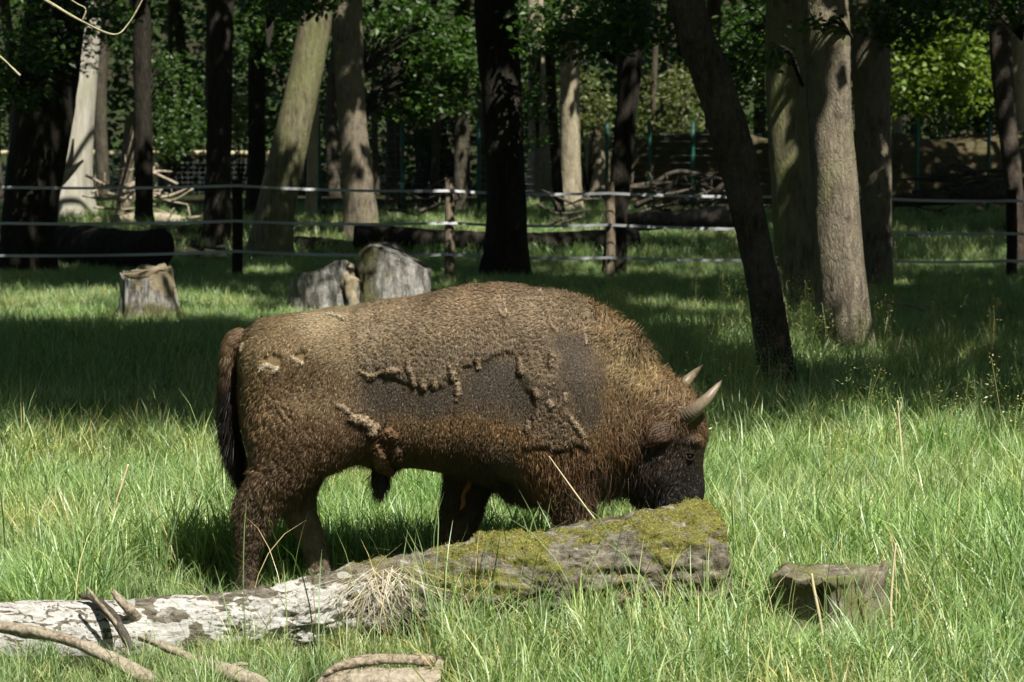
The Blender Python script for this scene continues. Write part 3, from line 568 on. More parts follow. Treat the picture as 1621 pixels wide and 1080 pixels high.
# split birch stump behind the bison's back
ss = gpt(568, 497); ss[2] = 0; split = thing('split_stump', 'big split birch stump with grey lichened halves right behind the bison back', 'stump', ss)
ys = ss[1]
def pxh(xs_, ys_):     # top outline given in pixels -> height as a function of x
    X = np.array([at(x, 400, ys)[0]-ss[0] for x in xs_]); Z = np.array([at(0, y, ys)[2] for y in ys_])
    return lambda x, y: np.interp(x, X, Z)
sc_ = ys/F
tl = pxh([458, 480, 500, 530, 548, 556, 566], [442, 434, 427, 418, 413, 416, 430]); tr = pxh([558, 566, 576, 588, 602, 630, 655, 672, 684], [408, 402, 392, 385, 386, 396, 410, 421, 428])
obj('stump_half', stump_mesh('stump_half', ss, ((512-568)*sc_, -.05), 50*sc_, .42, lambda x, y: tl(x, y)-.05*y, 3, rough=.05, n=50,
    colf=lambda A, c: np.stack([.25*sstep(.0, .2, A[:, 0]+.25)*(1-c)-.2, np.maximum(c, sstep(-.16, -.07, A[:, 0])*(A[:, 2] > .35)*sstep(.0, .25, A[:, 2]-.42+.9*(-A[:, 0]-.05))), .1+0*c], 1)), split)
obj('stump_half', stump_mesh('stump_half', ss, ((622-568)*sc_, .0), 59*sc_, .46, lambda x, y: tr(x, y)+.05*y, 6, rough=.05, n=50, flare=.05,
    colf=lambda A, c: np.stack([.36*(1-sstep(.1, .5, A[:, 0]))-.02, .35*c, .2*sstep(.1, .5, A[:, 0])+.02], 1)), split)
V, q, t = tube([(-.02, -.36, -.1), (-.06, -.36, .25), (-.11, -.28, .46), (-.17, -.12, .62)], [.13, .1, .1, .08], 30, 50, True, lambda p, a, t, n: .16*fbm(p*np.array((9, 9, 3)), 4, 2)+.04*fbm(p*np.array((30, 30, 8)), 2, 6))
obj('splintered_wood', mesh_np('splintered_wood', V, [q, t], STM, np.stack([-.3+.5*fbm(V*6, 3, 4), .62+1.2*fbm(V*np.array((9, 9, 4)), 4, 9), 0*V[:, 0]], 1)), split)
# small cut stump with root flare
s2 = gpt(232, 512); s2[2] = 0; sc2 = s2[1]/F; st2 = thing('cut_stump', 'low cut stump with mossy root flare at the sunlit grass strip', 'stump', s2)
t2 = at(0, 428, s2[1])[2]
obj('stump', stump_mesh('stump', s2, (0, 0), 39*sc2, .28, lambda x, y: t2-.05+.04*np.clip(x, -.3, .3)/.3+.14*y+.05*sstep(-.1, -.07, y), 5, flare=.85, rough=.035,
    colf=lambda A, c: np.stack([.35*(1-sstep(.05, .4, A[:, 2]))+.05, np.maximum(c*.8, sstep(.25, .5, A[:, 2]+.1*A[:, 0]+.5*fbm(A*np.array((9, 9, 4)), 4, 3))*sstep(-.12, .16, A[:, 0]+.4*fbm(A*np.array((8, 8, 3)), 4, 5))*.85), .0*c], 1)), st2)
# rotten hollow stump in the foreground right
s3 = gpt(1318, 1000); s3[2] = 0; y3 = s3[1]; sc3 = y3/F; st3 = thing('rotten_stump', 'low rotten hollow stump sunk in the grass beyond the log end', 'stump', s3)
def rotten(seed):
    seg, n, kx = 120, 46, 14; th = np.linspace(0, 2*np.pi, seg, endpoint=False); o = np.stack([np.cos(th), np.sin(th)], 1); topz = at(0, 893, y3)[2]; R_ = np.array((88*sc3, .24))
    def H(x): return topz*(.93+.07*np.clip(x/.25, -1, 1))
    rows = []
    for u in np.linspace(0, 1, n):
        cav = .62*np.exp(-((th-4.1)/.33)**2)*sstep(.1, .35, u)*(1-sstep(.8, .93, u)); ov = 1+.06*sstep(.75, .95, u); r = (1.08-.1*u)*(1-cav)*ov; rows.append(np.c_[o*R_*r[:, None], -.05+(H(o[:, 0]*R_[0])+.05)*u])
    for k in range(1, kx+1): r = (1-k/kx)*1.02; rows.append(np.c_[o*R_*r, H(o[:, 0]*R_[0]*r)-.02*(1-r)])
    V = np.vstack(rows); out = np.c_[np.tile(o, (len(rows), 1)), 0*V[:, 0]]
    V += out*(.05*fbm(V*np.array((7, 7, 4)), 4, seed)+.025*fbm(V*np.array((24, 24, 6)), 3, seed+4))[:, None]; V[:, 2] += (.05*fbm(V*np.array((7, 7, 2)), 4, 8)+.02*fbm(V*26, 2, 9))*(V[:, 2] > .1)
    R = len(rows); i = np.arange(R-1)[:, None]*seg; j = np.arange(seg); k = (j+1) % seg
    return mesh_np('shell', V, [np.stack([i+j, i+k, i+seg+k, i+seg+j], -1).reshape(-1, 4)], ROT)
m = NT('rotten_wood'); v = m.coord((1, 1, .4)); n1 = m.noise(v, 14, 8, .7, .4); n3 = m.noise(m.coord(), 6, 6, .6)
cc = m.ramp(n1, (.3, (.05, .04, .028)), (.5, (.16, .135, .1)), (.7, (.34, .31, .26)))
cc = m.mix(m.ramp(n3, (.45, 0), (.6, .85)), cc, (.15, .16, .055)); m.bump(n1, 1, .02); ROT = m.done(cc, .95, .1)
obj('shell', rotten(3), st3)

# ------------------------------------------------------------------ fallen timber and brushwood in the wood
def farlog(label, pts, mat, n=60, rough=.03, name='fallen_log', group=None):
    return stick(name, label, pts, mat, 'log', group, 26, n, rough)
farlog('dark fallen trunk with round cut end lying beside the massive black trunk', [(60, 392, 30, 46.5), (150, 394, 34, 45.5), (246, 398, 36, 44.0)], BARK_DARK)
farlog('long dark fallen trunk lying in shade behind the white tapes', [(560, 378, 20, 50), (700, 384, 20, 50), (850, 386, 19, 50), (1010, 378, 15, 50.5)], BARK_DARK)
farlog('dark fallen trunk with bare limbs lying beyond the leaning rough tree', [(980, 352, 14, 54), (1080, 348, 16, 54), (1180, 340, 18, 54)], DEADDARK)
farlog('dark fallen trunk lying on the bank side right of the half lit trunk', [(1415, 318, 10, 62), (1500, 312, 13, 62), (1590, 300, 14, 62), (1660, 292, 12, 62)], DEADDARK)
farlog('pale peeled log lying in the sunlit brush pile', [(150, 352, 8, 66), (220, 346, 10, 66), (285, 350, 9, 66)], DEADWOOD)
farlog('grey shaded log behind the leaning mossy trunk', [(440, 385, 11, 52.5), (520, 388, 11, 52.5), (560, 392, 10, 52.5)], BARK_FAR)
stick('dead_branch', 'jagged pale broken limb propped on the pale whitish trunk', [(76, 302, 9, 68), (95, 285, 9, 68), (115, 268, 6, 68), (132, 254, 2, 68)], DEADWOOD, sub=[[(100, 280, 5, 68), (112, 250, 4, 68), (116, 220, 1.5, 68)]])
rk = np.random.default_rng(33)
def pile(cx, cy, rx, ry, Y, n, mat, label, group, rmin=1.5, rmax=4, gy=None):
    for k in range(n):
        a = rk.uniform(-.45, .45)+(math.pi if rk.random() < .5 else 0); L = rk.uniform(.4, 1.1)*rx; x, y = cx+rk.uniform(-.6, .6)*rx, cy+rk.uniform(-1, 1)*ry
        d = np.array((math.cos(a), math.sin(a)))*L*.5; yo = rk.uniform(-1.2, 1.2); b = rk.normal(size=2)*L*.1; r = rk.uniform(rmin, rmax)
        sub = []
        for s in range(2):
            f = rk.uniform(-.5, .7); p = np.array((x, y))+d*f+b*.5; e = p+np.array((rk.uniform(-.3, .5)*L*np.sign(d[0])*.5, rk.uniform(-.3, .12)*L))
            sub.append([(p[0], p[1], r*.5, Y+yo), ((p[0]+e[0])/2, (p[1]+e[1])/2-3, r*.35, Y+yo), (e[0], e[1], r*.15, Y+yo+.3)])
        stick('dead_branch', label, [(x-d[0], y-d[1], r, Y+yo), (x+b[0], y+b[1], r*.8, Y+yo+.2), (x+d[0], y+d[1], r*.25, Y+yo+.4)], mat, 'branch', group, 7, 16, .006, sub)
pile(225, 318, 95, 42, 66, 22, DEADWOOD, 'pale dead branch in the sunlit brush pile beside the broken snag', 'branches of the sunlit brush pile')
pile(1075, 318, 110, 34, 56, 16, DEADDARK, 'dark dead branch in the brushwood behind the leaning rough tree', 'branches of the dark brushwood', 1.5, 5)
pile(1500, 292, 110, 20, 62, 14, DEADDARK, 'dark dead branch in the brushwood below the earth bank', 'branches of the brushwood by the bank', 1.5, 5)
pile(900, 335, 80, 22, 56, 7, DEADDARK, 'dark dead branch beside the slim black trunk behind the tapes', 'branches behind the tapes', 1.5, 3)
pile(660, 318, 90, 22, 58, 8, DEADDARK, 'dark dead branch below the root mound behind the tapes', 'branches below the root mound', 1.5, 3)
stick('dead_branch', 'thin bare fallen branch lying in the shaded grass right of the sunlit trunk', [(1378, 476, 1.5, 34), (1440, 484, 2.5, 33.6), (1500, 506, 3, 33.3), (1540, 518, 3.2, 33), (1640, 526, 3.5, 32.7)], DEADWOOD, sub=[[(1440, 484, 2, 33.6), (1470, 486, 1.5, 33.6), (1490, 480, .8, 33.6)]])
# bare overhanging twigs, top left
TW = bark('twig_bark', (.25, .22, .12), (.42, .38, .24), (.4, .38, .25), 30, .5, .2, None, .002)
stick('overhanging_twig', 'bare curved twig hanging down from overhead near the massive black trunk', [(48, -14, 2, 12), (80, 5, 2, 12), (130, 34, 1.9, 12), (180, 55, 1.8, 12.05), (205, 35, 1.6, 12.1), (232, -12, 1.5, 12.1)], TW, 'twig', None, 8, 50, .002,
      sub=[[(130, 33, 1.4, 12), (136, 15, 1.2, 12), (122, 6, 1, 12), (104, -6, .9, 12)]])
stick('overhanging_twig', 'short bare twig end hanging before the massive black trunk', [(-26, 72, 2.4, 12), (0, 90, 2.3, 12), (20, 108, 2, 12), (32, 120, 1.8, 12)], TW, 'twig', None, 8, 24, .002)
# ------------------------------------------------------------------ bison
YB = 13.7; B0 = at(735, 955, YB); B0[2] = 0
def bp(px, py, dy=0.): return at(px, py, YB+dy)-B0
def bpx(V):                                   # side-view chart coordinates of a point on the bison
    X = V[:, 0]+B0[0]; mm = (V[:, 2]+B0[2]-HC)/YB
    v = (mm*math.cos(TILT)+math.sin(TILT))/(math.cos(TILT)-mm*math.sin(TILT)); dy = math.cos(TILT)+v*math.sin(TILT)
    return np.stack([X*dy/YB*F+CX, CY-v*F], 1)
H_ = .0095
x0, x1 = bp(350, 0)[0], bp(1140, 0)[0]
gxs = np.arange(x0, x1, H_); gys = np.arange(-.46, .46, H_); gzs = np.arange(-.03, 1.72, H_)
def smooth1(a, k):
    w = np.hanning(2*k+3)[1:-1]; w /= w.sum(); return np.convolve(np.pad(a, k, mode='edge'), w, 'valid')
def loft(axis, rows, p=2.2, k=4, dy=0.):
    """rows: (axis px, edge a px, edge b px, y centre, half width, top narrowing) -> implicit field on the grid"""
    if axis == 'x':
        t = np.array([bp(r[0], 600)[0] for r in rows]); a = np.array([bp(600, r[1])[2] for r in rows]); b = np.array([bp(600, r[2])[2] for r in rows]); g = gxs
    else:
        t = np.array([bp(735, r[0], r[3])[2] for r in rows]); a = np.array([bp(r[1], r[0], r[3])[0] for r in rows]); b = np.array([bp(r[2], r[0], r[3])[0] for r in rows]); g = gzs
    o = np.argsort(t); I = lambda q: smooth1(np.interp(g, t[o], np.asarray(q, float)[o]), k)
    A, Bb, yc, hw, nar = I(a), I(b), I([r[3] for r in rows]), I([r[4] for r in rows]), I([r[5] if len(r) > 5 else 0 for r in rows])
    c = (A+Bb)/2; h = np.maximum(np.abs(A-Bb)/2, .004); hw = np.maximum(hw, .004)
    out = np.maximum(t.min()-g, g-t.max())
    if axis == 'x':
        q = (gzs[None, None, :]-c[:, None, None])/h[:, None, None]; w = hw[:, None, None]*(1-nar[:, None, None]*np.clip(q, -.7, 1.))
        r = (np.abs(q)**p+np.abs((gys[None, :, None]-yc[:, None, None])/w)**p)**(1/p)
        d = (r-1)*np.minimum(h, hw)[:, None, None]; return np.maximum(d, out[:, None, None])
    q = (gxs[:, None, None]-c[None, None, :])/h[None, None, :]
    r = (np.abs(q)**p+np.abs((gys[None, :, None]-yc[None, None, :])/hw[None, None, :])**p)**(1/p)
    d = (r-1)*np.minimum(h, hw)[None, None, :]; return np.maximum(d, out[None, None, :])
def smin(a, b, k): h = np.maximum(k-np.abs(a-b), 0)/k; return np.minimum(a, b)-h*h*k*.25
def ell(c, r):
    q = np.sqrt(((gxs[:, None, None]-c[0])/r[0])**2+((gys[None, :, None]-c[1])/r[1])**2+((gzs[None, None, :]-c[2])/r[2])**2)
    return (q-1)*min(r)
torso = loft('x', [(378, 560, 610, 0, .03, 0), (383, 536, 670, 0, .10, .1), (395, 523, 710, 0, .17, .15), (430, 511, 735, 0, .235, .2), (470, 501, 745, 0, .27, .22), (520, 489, 730, 0, .28, .22), (560, 487, 728, 0, .275, .2), (600, 482, 733, 0, .29, .18), (650, 477, 736, 0, .31, .18), (690, 468, 741, 0, .325, .2), (730, 459, 747, 0, .33, .24), (780, 453, 757, 0, .33, .28),
    (830, 459, 775, 0, .325, .32), (880, 466, 778, 0, .305, .34), (920, 477, 772, 0, .28, .34), (955, 493, 762, 0, .25, .32), (990, 520, 748, 0, .215, .28), (1020, 556, 730, 0, .185, .22), (1050, 592, 712, 0, .165, .15), (1078, 618, 695, 0, .14, .1), (1096, 640, 680, 0, .06, 0)], 2.7)
hind_n = loft('z', [(515, 450, 490, -.1, .012), (535, 425, 520, -.11, .06), (560, 398, 545, -.13, .11), (600, 402, 560, -.15, .13), (650, 402, 565, -.195, .14), (700, 401, 553, -.215, .13), (735, 399, 520, -.225, .11), (765, 391, 488, -.235, .095), (790, 373, 458, -.235, .08), (815, 368, 440, -.235, .068), (845, 368, 426, -.235, .058), (880, 374, 412, -.235, .048), (915, 375, 406, -.235, .044), (945, 375, 412, -.235, .05), (962, 374, 428, -.235, .06), (976, 378, 434, -.235, .05)], 2.2, 5)
hind_f = loft('z', [(600, 410, 540, .15, .12), (700, 410, 530, .17, .12), (750, 415, 515, .18, .1), (780, 428, 500, .19, .08), (805, 442, 500, .19, .068), (835, 458, 510, .19, .058), (862, 475, 519, .19, .052), (885, 482, 521, .19, .05), (905, 484, 526, .19, .054), (930, 484, 534, .19, .055), (945, 486, 536, .19, .045)], 2.2, 5)
fore_n = loft('z', [(540, 872, 900, -.2, .012), (565, 855, 920, -.2, .05), (600, 835, 940, -.245, .1), (650, 825, 945, -.245, .12), (700, 815, 940, -.25, .12), (735, 822, 930, -.245, .105), (765, 842, 932, -.25, .09), (795, 862, 937, -.25, .078), (825, 878, 942, -.245, .068), (860, 890, 944, -.245, .058), (900, 900, 948, -.245, .052), (930, 904, 952, -.245, .055), (955, 906, 964, -.245, .06), (972, 910, 968, -.245, .05)], 2.2, 5)
fore_f = loft('z', [(650, 760, 860, .15, .1), (700, 730, 820, .165, .11), (740, 708, 790, .16, .1), (770, 703, 775, .16, .085), (800, 699, 765, .16, .075), (830, 696, 757, .16, .065), (865, 693, 748, .16, .056), (900, 692, 742, .16, .05), (930, 690, 748, .16, .055), (945, 690, 752, .16, .05)], 2.2, 5)
head = loft('z', [(612, 1040, 1078, -.005, .06), (628, 1022, 1094, -.008, .11), (645, 1010, 1104, -.01, .135), (662, 1004, 1114, -.01, .15), (682, 1000, 1119, -.015, .155), (700, 997, 1118, -.02, .15), (720, 995, 1113, -.02, .135), (742, 994, 1112, -.02, .12), (765, 996, 1116, -.02, .106), (785, 1002, 1116, -.02, .1), (803, 1024, 1108, -.02, .095), (822, 1035, 1098, -.02, .075), (830, 1050, 1085, -.02, .04)], 2.3, 4)
d = smin(torso, hind_n, .10); d = smin(d, hind_f, .09); d = smin(d, fore_n, .10); d = smin(d, fore_f, .09); d = smin(d, head, .075)
for (px, py, y, r, k) in [(880, 640, -.25, (.17, .09, .27), .1), (470, 560, -.2, (.2, .07, .16), .12), (800, 728, -.20, (.06, .05, .06), .05), (515, 690, -.22, (.12, .06, .13), .1), 
                       (1085, 660, -.125, (.05, .05, .05), .05), (1075, 645, .12, (.05, .05, .05), .05), (1096, 697, -.135, (.045, .032, .022), .02), (1035, 745, -.09, (.11, .07, .1), .06), (1098, 786, -.085, (.034, .03, .03), .02),
                       (603, 756, -.02, (.035, .04, .07), .05), (850, 775, 0, (.16, .13, .06), .08), (960, 745, 0, (.1, .1, .08), .08), (400, 548, -.03, (.05, .05, .06), .05)]:
    d = smin(d, ell(bp(px, py, y), r), k)
eye_c = bp(1089, 716, -.158)
d = np.maximum(d, -ell(eye_c, (.017, .016, .012))+.0)
def surface_nets(d):
    nx, ny, nz = d.shape; s = d < 0
    c = s[:-1, :-1, :-1].astype(np.int8)
    cnt = np.zeros((nx-1, ny-1, nz-1), np.int8)
    for a in (0, 1):
        for b in (0, 1):
            for e in (0, 1): cnt += s[a:nx-1+a, b:ny-1+b, e:nz-1+e]
    act = (cnt > 0) & (cnt < 8); idx = np.full(act.shape, -1, np.int64); ijk = np.argwhere(act); idx[act] = np.arange(len(ijk))
    acc = np.zeros((len(ijk), 3)); num = np.zeros(len(ijk)); I, J, K = ijk.T
    cor = [(a, b, e) for a in (0, 1) for b in (0, 1) for e in (0, 1)]
    for A in cor:
        for ax in range(3):
            if A[ax]: continue
            Bc = list(A); Bc[ax] = 1
            da = d[I+A[0], J+A[1], K+A[2]]; db = d[I+Bc[0], J+Bc[1], K+Bc[2]]; mk = (da < 0) != (db < 0)
            t = np.where(mk, da/np.where(mk, da-db, 1), 0); p = np.tile(np.array(A, float), (len(ijk), 1)); p[:, ax] = t
            acc[mk] += p[mk]; num[mk] += 1
    V = ijk+acc/num[:, None]
    Q = []
    for ax in range(3):
        sl0 = [slice(None)]*3; sl1 = [slice(None)]*3; sl0[ax] = slice(None, -1); sl1[ax] = slice(1, None)
        a, b = s[tuple(sl0)], s[tuple(sl1)]; e = np.argwhere(a != b); flip = a[tuple(e.T)]
        o1, o2 = [(1, 2), (2, 0), (0, 1)][ax]
        ok = (e[:, o1] > 0) & (e[:, o2] > 0) & (e[:, o1] < d.shape[o1]-1) & (e[:, o2] < d.shape[o2]-1); e, flip = e[ok], flip[ok]
        def g(da, db): q = e.copy(); q[:, o1] -= da; q[:, o2] -= db; return idx[q[:, 0], q[:, 1], q[:, 2]]
        f = np.stack([g(1, 1), g(0, 1), g(0, 0), g(1, 0)], 1); f[~flip] = f[~flip][:, ::-1]; Q.append(f)
    return V, np.vstack(Q)
BVt, BQ = surface_nets(d)
BVt = BVt*H_+np.array((gxs[0], gys[0], gzs[0]))
E = np.vstack([BQ[:, [0, 1]], BQ[:, [1, 2]], BQ[:, [2, 3]], BQ[:, [3, 0]]])
def lap(V, it, f=.5):
    n = np.bincount(E.ravel(), minlength=len(V))[:, None]
    for _ in range(it):
        s = np.stack([np.bincount(E[:, 0], V[E[:, 1], k], len(V))+np.bincount(E[:, 1], V[E[:, 0], k], len(V)) for k in range(3)], 1)
        V = V+(s/n-V)*f
    return V
def vnormals(V, Q):
    fn = np.cross(V[Q[:, 2]]-V[Q[:, 0]], V[Q[:, 3]]-V[Q[:, 1]]); N = np.zeros_like(V)
    for k in range(4):
        for a in range(3): N[:, a] += np.bincount(Q[:, k], fn[:, a], len(V))
    return nrm(N)
BVt = lap(BVt, 5); BN = vnormals(BVt, BQ)

# coat chart: where the matted winter wool still hangs, and colour / length / lie of the hair
GRX, GRY, GS = 320, 420, 2
def poly_mask(polys, warp=5., blur=2, seed=0):
    xs = np.arange(GRX, 1150, GS); ys = np.arange(GRY, 960, GS); X, Y = np.meshgrid(xs, ys)
    P = np.stack([X.ravel()/13., Y.ravel()/13., 0*X.ravel()], 1)
    Xw = X.ravel()+warp*fbm(P, 4, seed)*2; Yw = Y.ravel()+warp*fbm(P, 4, seed+9)*2; M = np.zeros(X.size, bool)
    for p in polys:
        ins = np.zeros(X.size, bool); n = len(p)
        for i in range(n):
            (xa, ya), (xb, yb) = p[i], p[(i+1) % n]
            if ya == yb: continue
            cr = ((ya > Yw) != (yb > Yw)) & (Xw < (xb-xa)*(Yw-ya)/(yb-ya)+xa); ins ^= cr
        M |= ins
    M = M.reshape(X.shape).astype(float)
    for _ in range(blur): M = (M+np.roll(M, 1, 0)+np.roll(M, -1, 0)+np.roll(M, 1, 1)+np.roll(M, -1, 1))/5
    return M
def chart(M, c):
    x = np.clip((c[:, 0]-GRX)/GS, 0, M.shape[1]-1.01); y = np.clip((c[:, 1]-GRY)/GS, 0, M.shape[0]-1.01); i = x.astype(int); j = y.astype(int); fx = x-i; fy = y-j
    return (M[j, i]*(1-fx)+M[j, i+1]*fx)*(1-fy)+(M[j+1, i]*(1-fx)+M[j+1, i+1]*fx)*fy
WOOL = poly_mask([[(575, 430), (570, 520), (572, 560), (585, 592), (600, 578), (628, 590), (652, 600), (672, 604), (695, 600), (706, 604), (712, 585), (728, 594), (732, 572), (752, 566), (764, 574), (775, 560), (797, 552), (812, 552), (822, 575), (826, 602), (838, 612), (846, 630), (838, 655), (832, 690), (852, 698), (868, 690), (880, 702), (905, 690), (926, 696), (908, 662), (893, 640), (890, 612), (884, 590), (884, 560), (872, 548), (876, 520), (862, 505), (880, 512), (900, 520), (925, 522), (942, 512), (930, 480), (900, 440)],
                  [(330, 480), (575, 430), (575, 560), (585, 600), (572, 640), (545, 660), (560, 690), (520, 735), (480, 790), (330, 800)]], 4, 2, 3)
UPW = poly_mask([[(575, 430), (560, 520), (572, 560), (590, 600), (720, 610), (820, 555), (840, 620), (825, 700), (935, 705), (890, 600), (870, 520), (945, 515), (935, 470), (900, 440)]], 5, 6, 5)
BARE = poly_mask([[(588, 597), (650, 612), (725, 606), (800, 562), (828, 590), (843, 640), (832, 662), (760, 646), (680, 652), (612, 648), (586, 636)], [(880, 522), (925, 530), (955, 575), (952, 630), (930, 680), (908, 645), (893, 590)]], 7, 6, 11)
HOLE = poly_mask([[(424, 562), (436, 551), (452, 556), (454, 570), (440, 578), (426, 574)], [(476, 552), (492, 548), (490, 562), (478, 566)]], 2, 1, 7)
# px, py, photo colour (far foreleg keeps shade, far hind leg lightened against it), hair length cm, lie (dx, dz), lift
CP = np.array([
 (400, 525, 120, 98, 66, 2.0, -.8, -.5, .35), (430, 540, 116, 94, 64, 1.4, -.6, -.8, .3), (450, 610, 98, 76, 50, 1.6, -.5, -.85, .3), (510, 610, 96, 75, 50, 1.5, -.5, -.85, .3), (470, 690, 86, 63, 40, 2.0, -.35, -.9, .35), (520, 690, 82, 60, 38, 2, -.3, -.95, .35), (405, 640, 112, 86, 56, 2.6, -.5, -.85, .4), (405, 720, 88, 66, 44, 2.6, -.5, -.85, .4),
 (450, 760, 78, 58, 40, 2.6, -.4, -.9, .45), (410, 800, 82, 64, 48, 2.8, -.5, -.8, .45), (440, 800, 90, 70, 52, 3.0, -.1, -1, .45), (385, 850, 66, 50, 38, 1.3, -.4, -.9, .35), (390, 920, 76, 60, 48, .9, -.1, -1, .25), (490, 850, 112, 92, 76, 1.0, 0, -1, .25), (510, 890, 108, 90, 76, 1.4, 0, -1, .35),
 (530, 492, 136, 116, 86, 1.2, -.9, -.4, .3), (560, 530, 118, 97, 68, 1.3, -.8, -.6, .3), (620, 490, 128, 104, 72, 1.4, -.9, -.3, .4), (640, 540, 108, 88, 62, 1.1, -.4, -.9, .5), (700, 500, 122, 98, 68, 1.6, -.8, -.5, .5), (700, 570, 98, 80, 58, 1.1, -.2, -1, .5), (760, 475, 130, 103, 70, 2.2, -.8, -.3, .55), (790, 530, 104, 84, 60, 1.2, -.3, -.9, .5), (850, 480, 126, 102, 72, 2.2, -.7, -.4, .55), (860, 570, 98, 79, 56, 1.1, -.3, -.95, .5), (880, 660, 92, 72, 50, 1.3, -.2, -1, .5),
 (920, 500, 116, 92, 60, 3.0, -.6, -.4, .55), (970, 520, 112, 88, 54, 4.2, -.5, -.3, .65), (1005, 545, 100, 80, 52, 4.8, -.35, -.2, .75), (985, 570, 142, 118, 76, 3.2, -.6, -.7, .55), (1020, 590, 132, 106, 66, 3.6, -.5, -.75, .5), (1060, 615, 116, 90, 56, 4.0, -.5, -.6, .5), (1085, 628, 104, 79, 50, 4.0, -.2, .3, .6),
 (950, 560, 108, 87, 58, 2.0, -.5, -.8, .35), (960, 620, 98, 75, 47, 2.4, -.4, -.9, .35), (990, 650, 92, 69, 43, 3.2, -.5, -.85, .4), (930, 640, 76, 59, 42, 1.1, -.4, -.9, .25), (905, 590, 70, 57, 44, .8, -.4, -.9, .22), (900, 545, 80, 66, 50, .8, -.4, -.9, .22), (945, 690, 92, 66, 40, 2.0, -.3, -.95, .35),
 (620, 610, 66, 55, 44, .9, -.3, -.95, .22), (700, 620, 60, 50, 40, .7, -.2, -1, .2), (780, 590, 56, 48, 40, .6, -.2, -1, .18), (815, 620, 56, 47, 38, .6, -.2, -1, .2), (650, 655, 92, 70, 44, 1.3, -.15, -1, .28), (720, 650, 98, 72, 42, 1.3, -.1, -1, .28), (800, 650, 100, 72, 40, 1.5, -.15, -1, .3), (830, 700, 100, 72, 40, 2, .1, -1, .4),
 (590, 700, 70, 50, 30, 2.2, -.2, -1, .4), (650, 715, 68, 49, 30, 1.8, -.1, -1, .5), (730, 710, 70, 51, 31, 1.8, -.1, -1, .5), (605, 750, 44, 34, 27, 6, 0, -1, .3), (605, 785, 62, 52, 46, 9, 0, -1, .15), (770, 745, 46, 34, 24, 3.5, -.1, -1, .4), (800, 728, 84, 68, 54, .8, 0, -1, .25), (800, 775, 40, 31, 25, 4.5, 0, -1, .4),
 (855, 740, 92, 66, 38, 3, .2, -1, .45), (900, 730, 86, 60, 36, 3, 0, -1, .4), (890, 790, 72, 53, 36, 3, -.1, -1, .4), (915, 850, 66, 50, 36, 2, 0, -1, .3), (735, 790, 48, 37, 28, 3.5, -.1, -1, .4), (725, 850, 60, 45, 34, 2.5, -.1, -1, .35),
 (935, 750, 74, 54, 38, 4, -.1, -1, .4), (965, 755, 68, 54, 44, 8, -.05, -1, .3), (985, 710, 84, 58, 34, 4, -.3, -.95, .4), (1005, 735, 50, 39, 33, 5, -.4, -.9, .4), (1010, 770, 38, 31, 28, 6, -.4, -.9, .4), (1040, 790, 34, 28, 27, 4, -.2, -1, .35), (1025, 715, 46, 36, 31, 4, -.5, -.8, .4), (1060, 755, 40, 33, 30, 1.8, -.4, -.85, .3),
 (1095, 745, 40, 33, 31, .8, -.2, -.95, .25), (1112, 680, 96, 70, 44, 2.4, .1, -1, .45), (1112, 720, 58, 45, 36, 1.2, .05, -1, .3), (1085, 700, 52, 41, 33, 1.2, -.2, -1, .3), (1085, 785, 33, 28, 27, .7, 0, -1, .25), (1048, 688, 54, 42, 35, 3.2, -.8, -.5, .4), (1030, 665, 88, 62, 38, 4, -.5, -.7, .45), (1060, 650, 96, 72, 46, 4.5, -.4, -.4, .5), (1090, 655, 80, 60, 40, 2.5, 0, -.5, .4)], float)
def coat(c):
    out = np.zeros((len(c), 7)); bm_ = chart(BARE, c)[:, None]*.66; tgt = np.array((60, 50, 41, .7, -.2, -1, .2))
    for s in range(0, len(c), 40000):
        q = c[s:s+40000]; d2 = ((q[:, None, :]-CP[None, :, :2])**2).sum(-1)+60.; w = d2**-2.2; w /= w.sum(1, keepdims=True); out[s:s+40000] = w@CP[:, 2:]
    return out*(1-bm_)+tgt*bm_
ch = bpx(BVt); wool = chart(WOOL, ch); upw = chart(UPW, ch); hole = chart(HOLE, ch)
top_in = sstep(.02, .12, BVt[:, 2])
f1, f2, cc = voro(BVt*np.array((46, 46, 34))+.25*np.stack([fbm(BVt*30, 2, k) for k in range(3)], 1), 5)
crack = (1-sstep(.0, .22, f2-f1))
big1, big2, _ = voro(np.stack([BVt[:, 0]*15+BVt[:, 2]*9, BVt[:, 1]*10, BVt[:, 2]*6-BVt[:, 0]*3], 1)+.5*np.stack([fbm(BVt*14, 2, k+4) for k in range(3)], 1), 9); fold = 1-sstep(0, .1, big2-big1)
legm = sstep(560, 640, ch[:, 1])*(1-sstep(480, 560, ch[:, 0]))*sstep(385, 420, ch[:, 0])
BD = BVt+BN*(.007*fbm(BVt*5, 3, 2)+.003*fbm(BVt*24, 2, 5)*upw+wool*.006+upw*wool*(.012+.008*fbm(BVt*np.array((16, 16, 9)), 3, 8))-upw*wool*crack*.0045-hole*.012-legm*fold*.009)[:, None]*top_in[:, None]
BN = vnormals(BD, BQ)
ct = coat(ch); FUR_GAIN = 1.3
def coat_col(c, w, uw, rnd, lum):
    base = lin(c[:, :3])*FUR_GAIN*(1+.3*sstep(110, 60, c[:, 0])*sstep(.9, 1.6, c[:, 3]))[:, None]  # dark longer coat lifted to offset shade on the lower body
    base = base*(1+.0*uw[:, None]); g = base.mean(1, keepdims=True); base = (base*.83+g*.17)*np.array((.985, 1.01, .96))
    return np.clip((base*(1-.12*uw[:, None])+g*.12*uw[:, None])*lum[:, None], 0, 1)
bcol = coat_col(ct, wool, upw*wool, None, 1+.25*fbm(BVt*9, 3, 4))
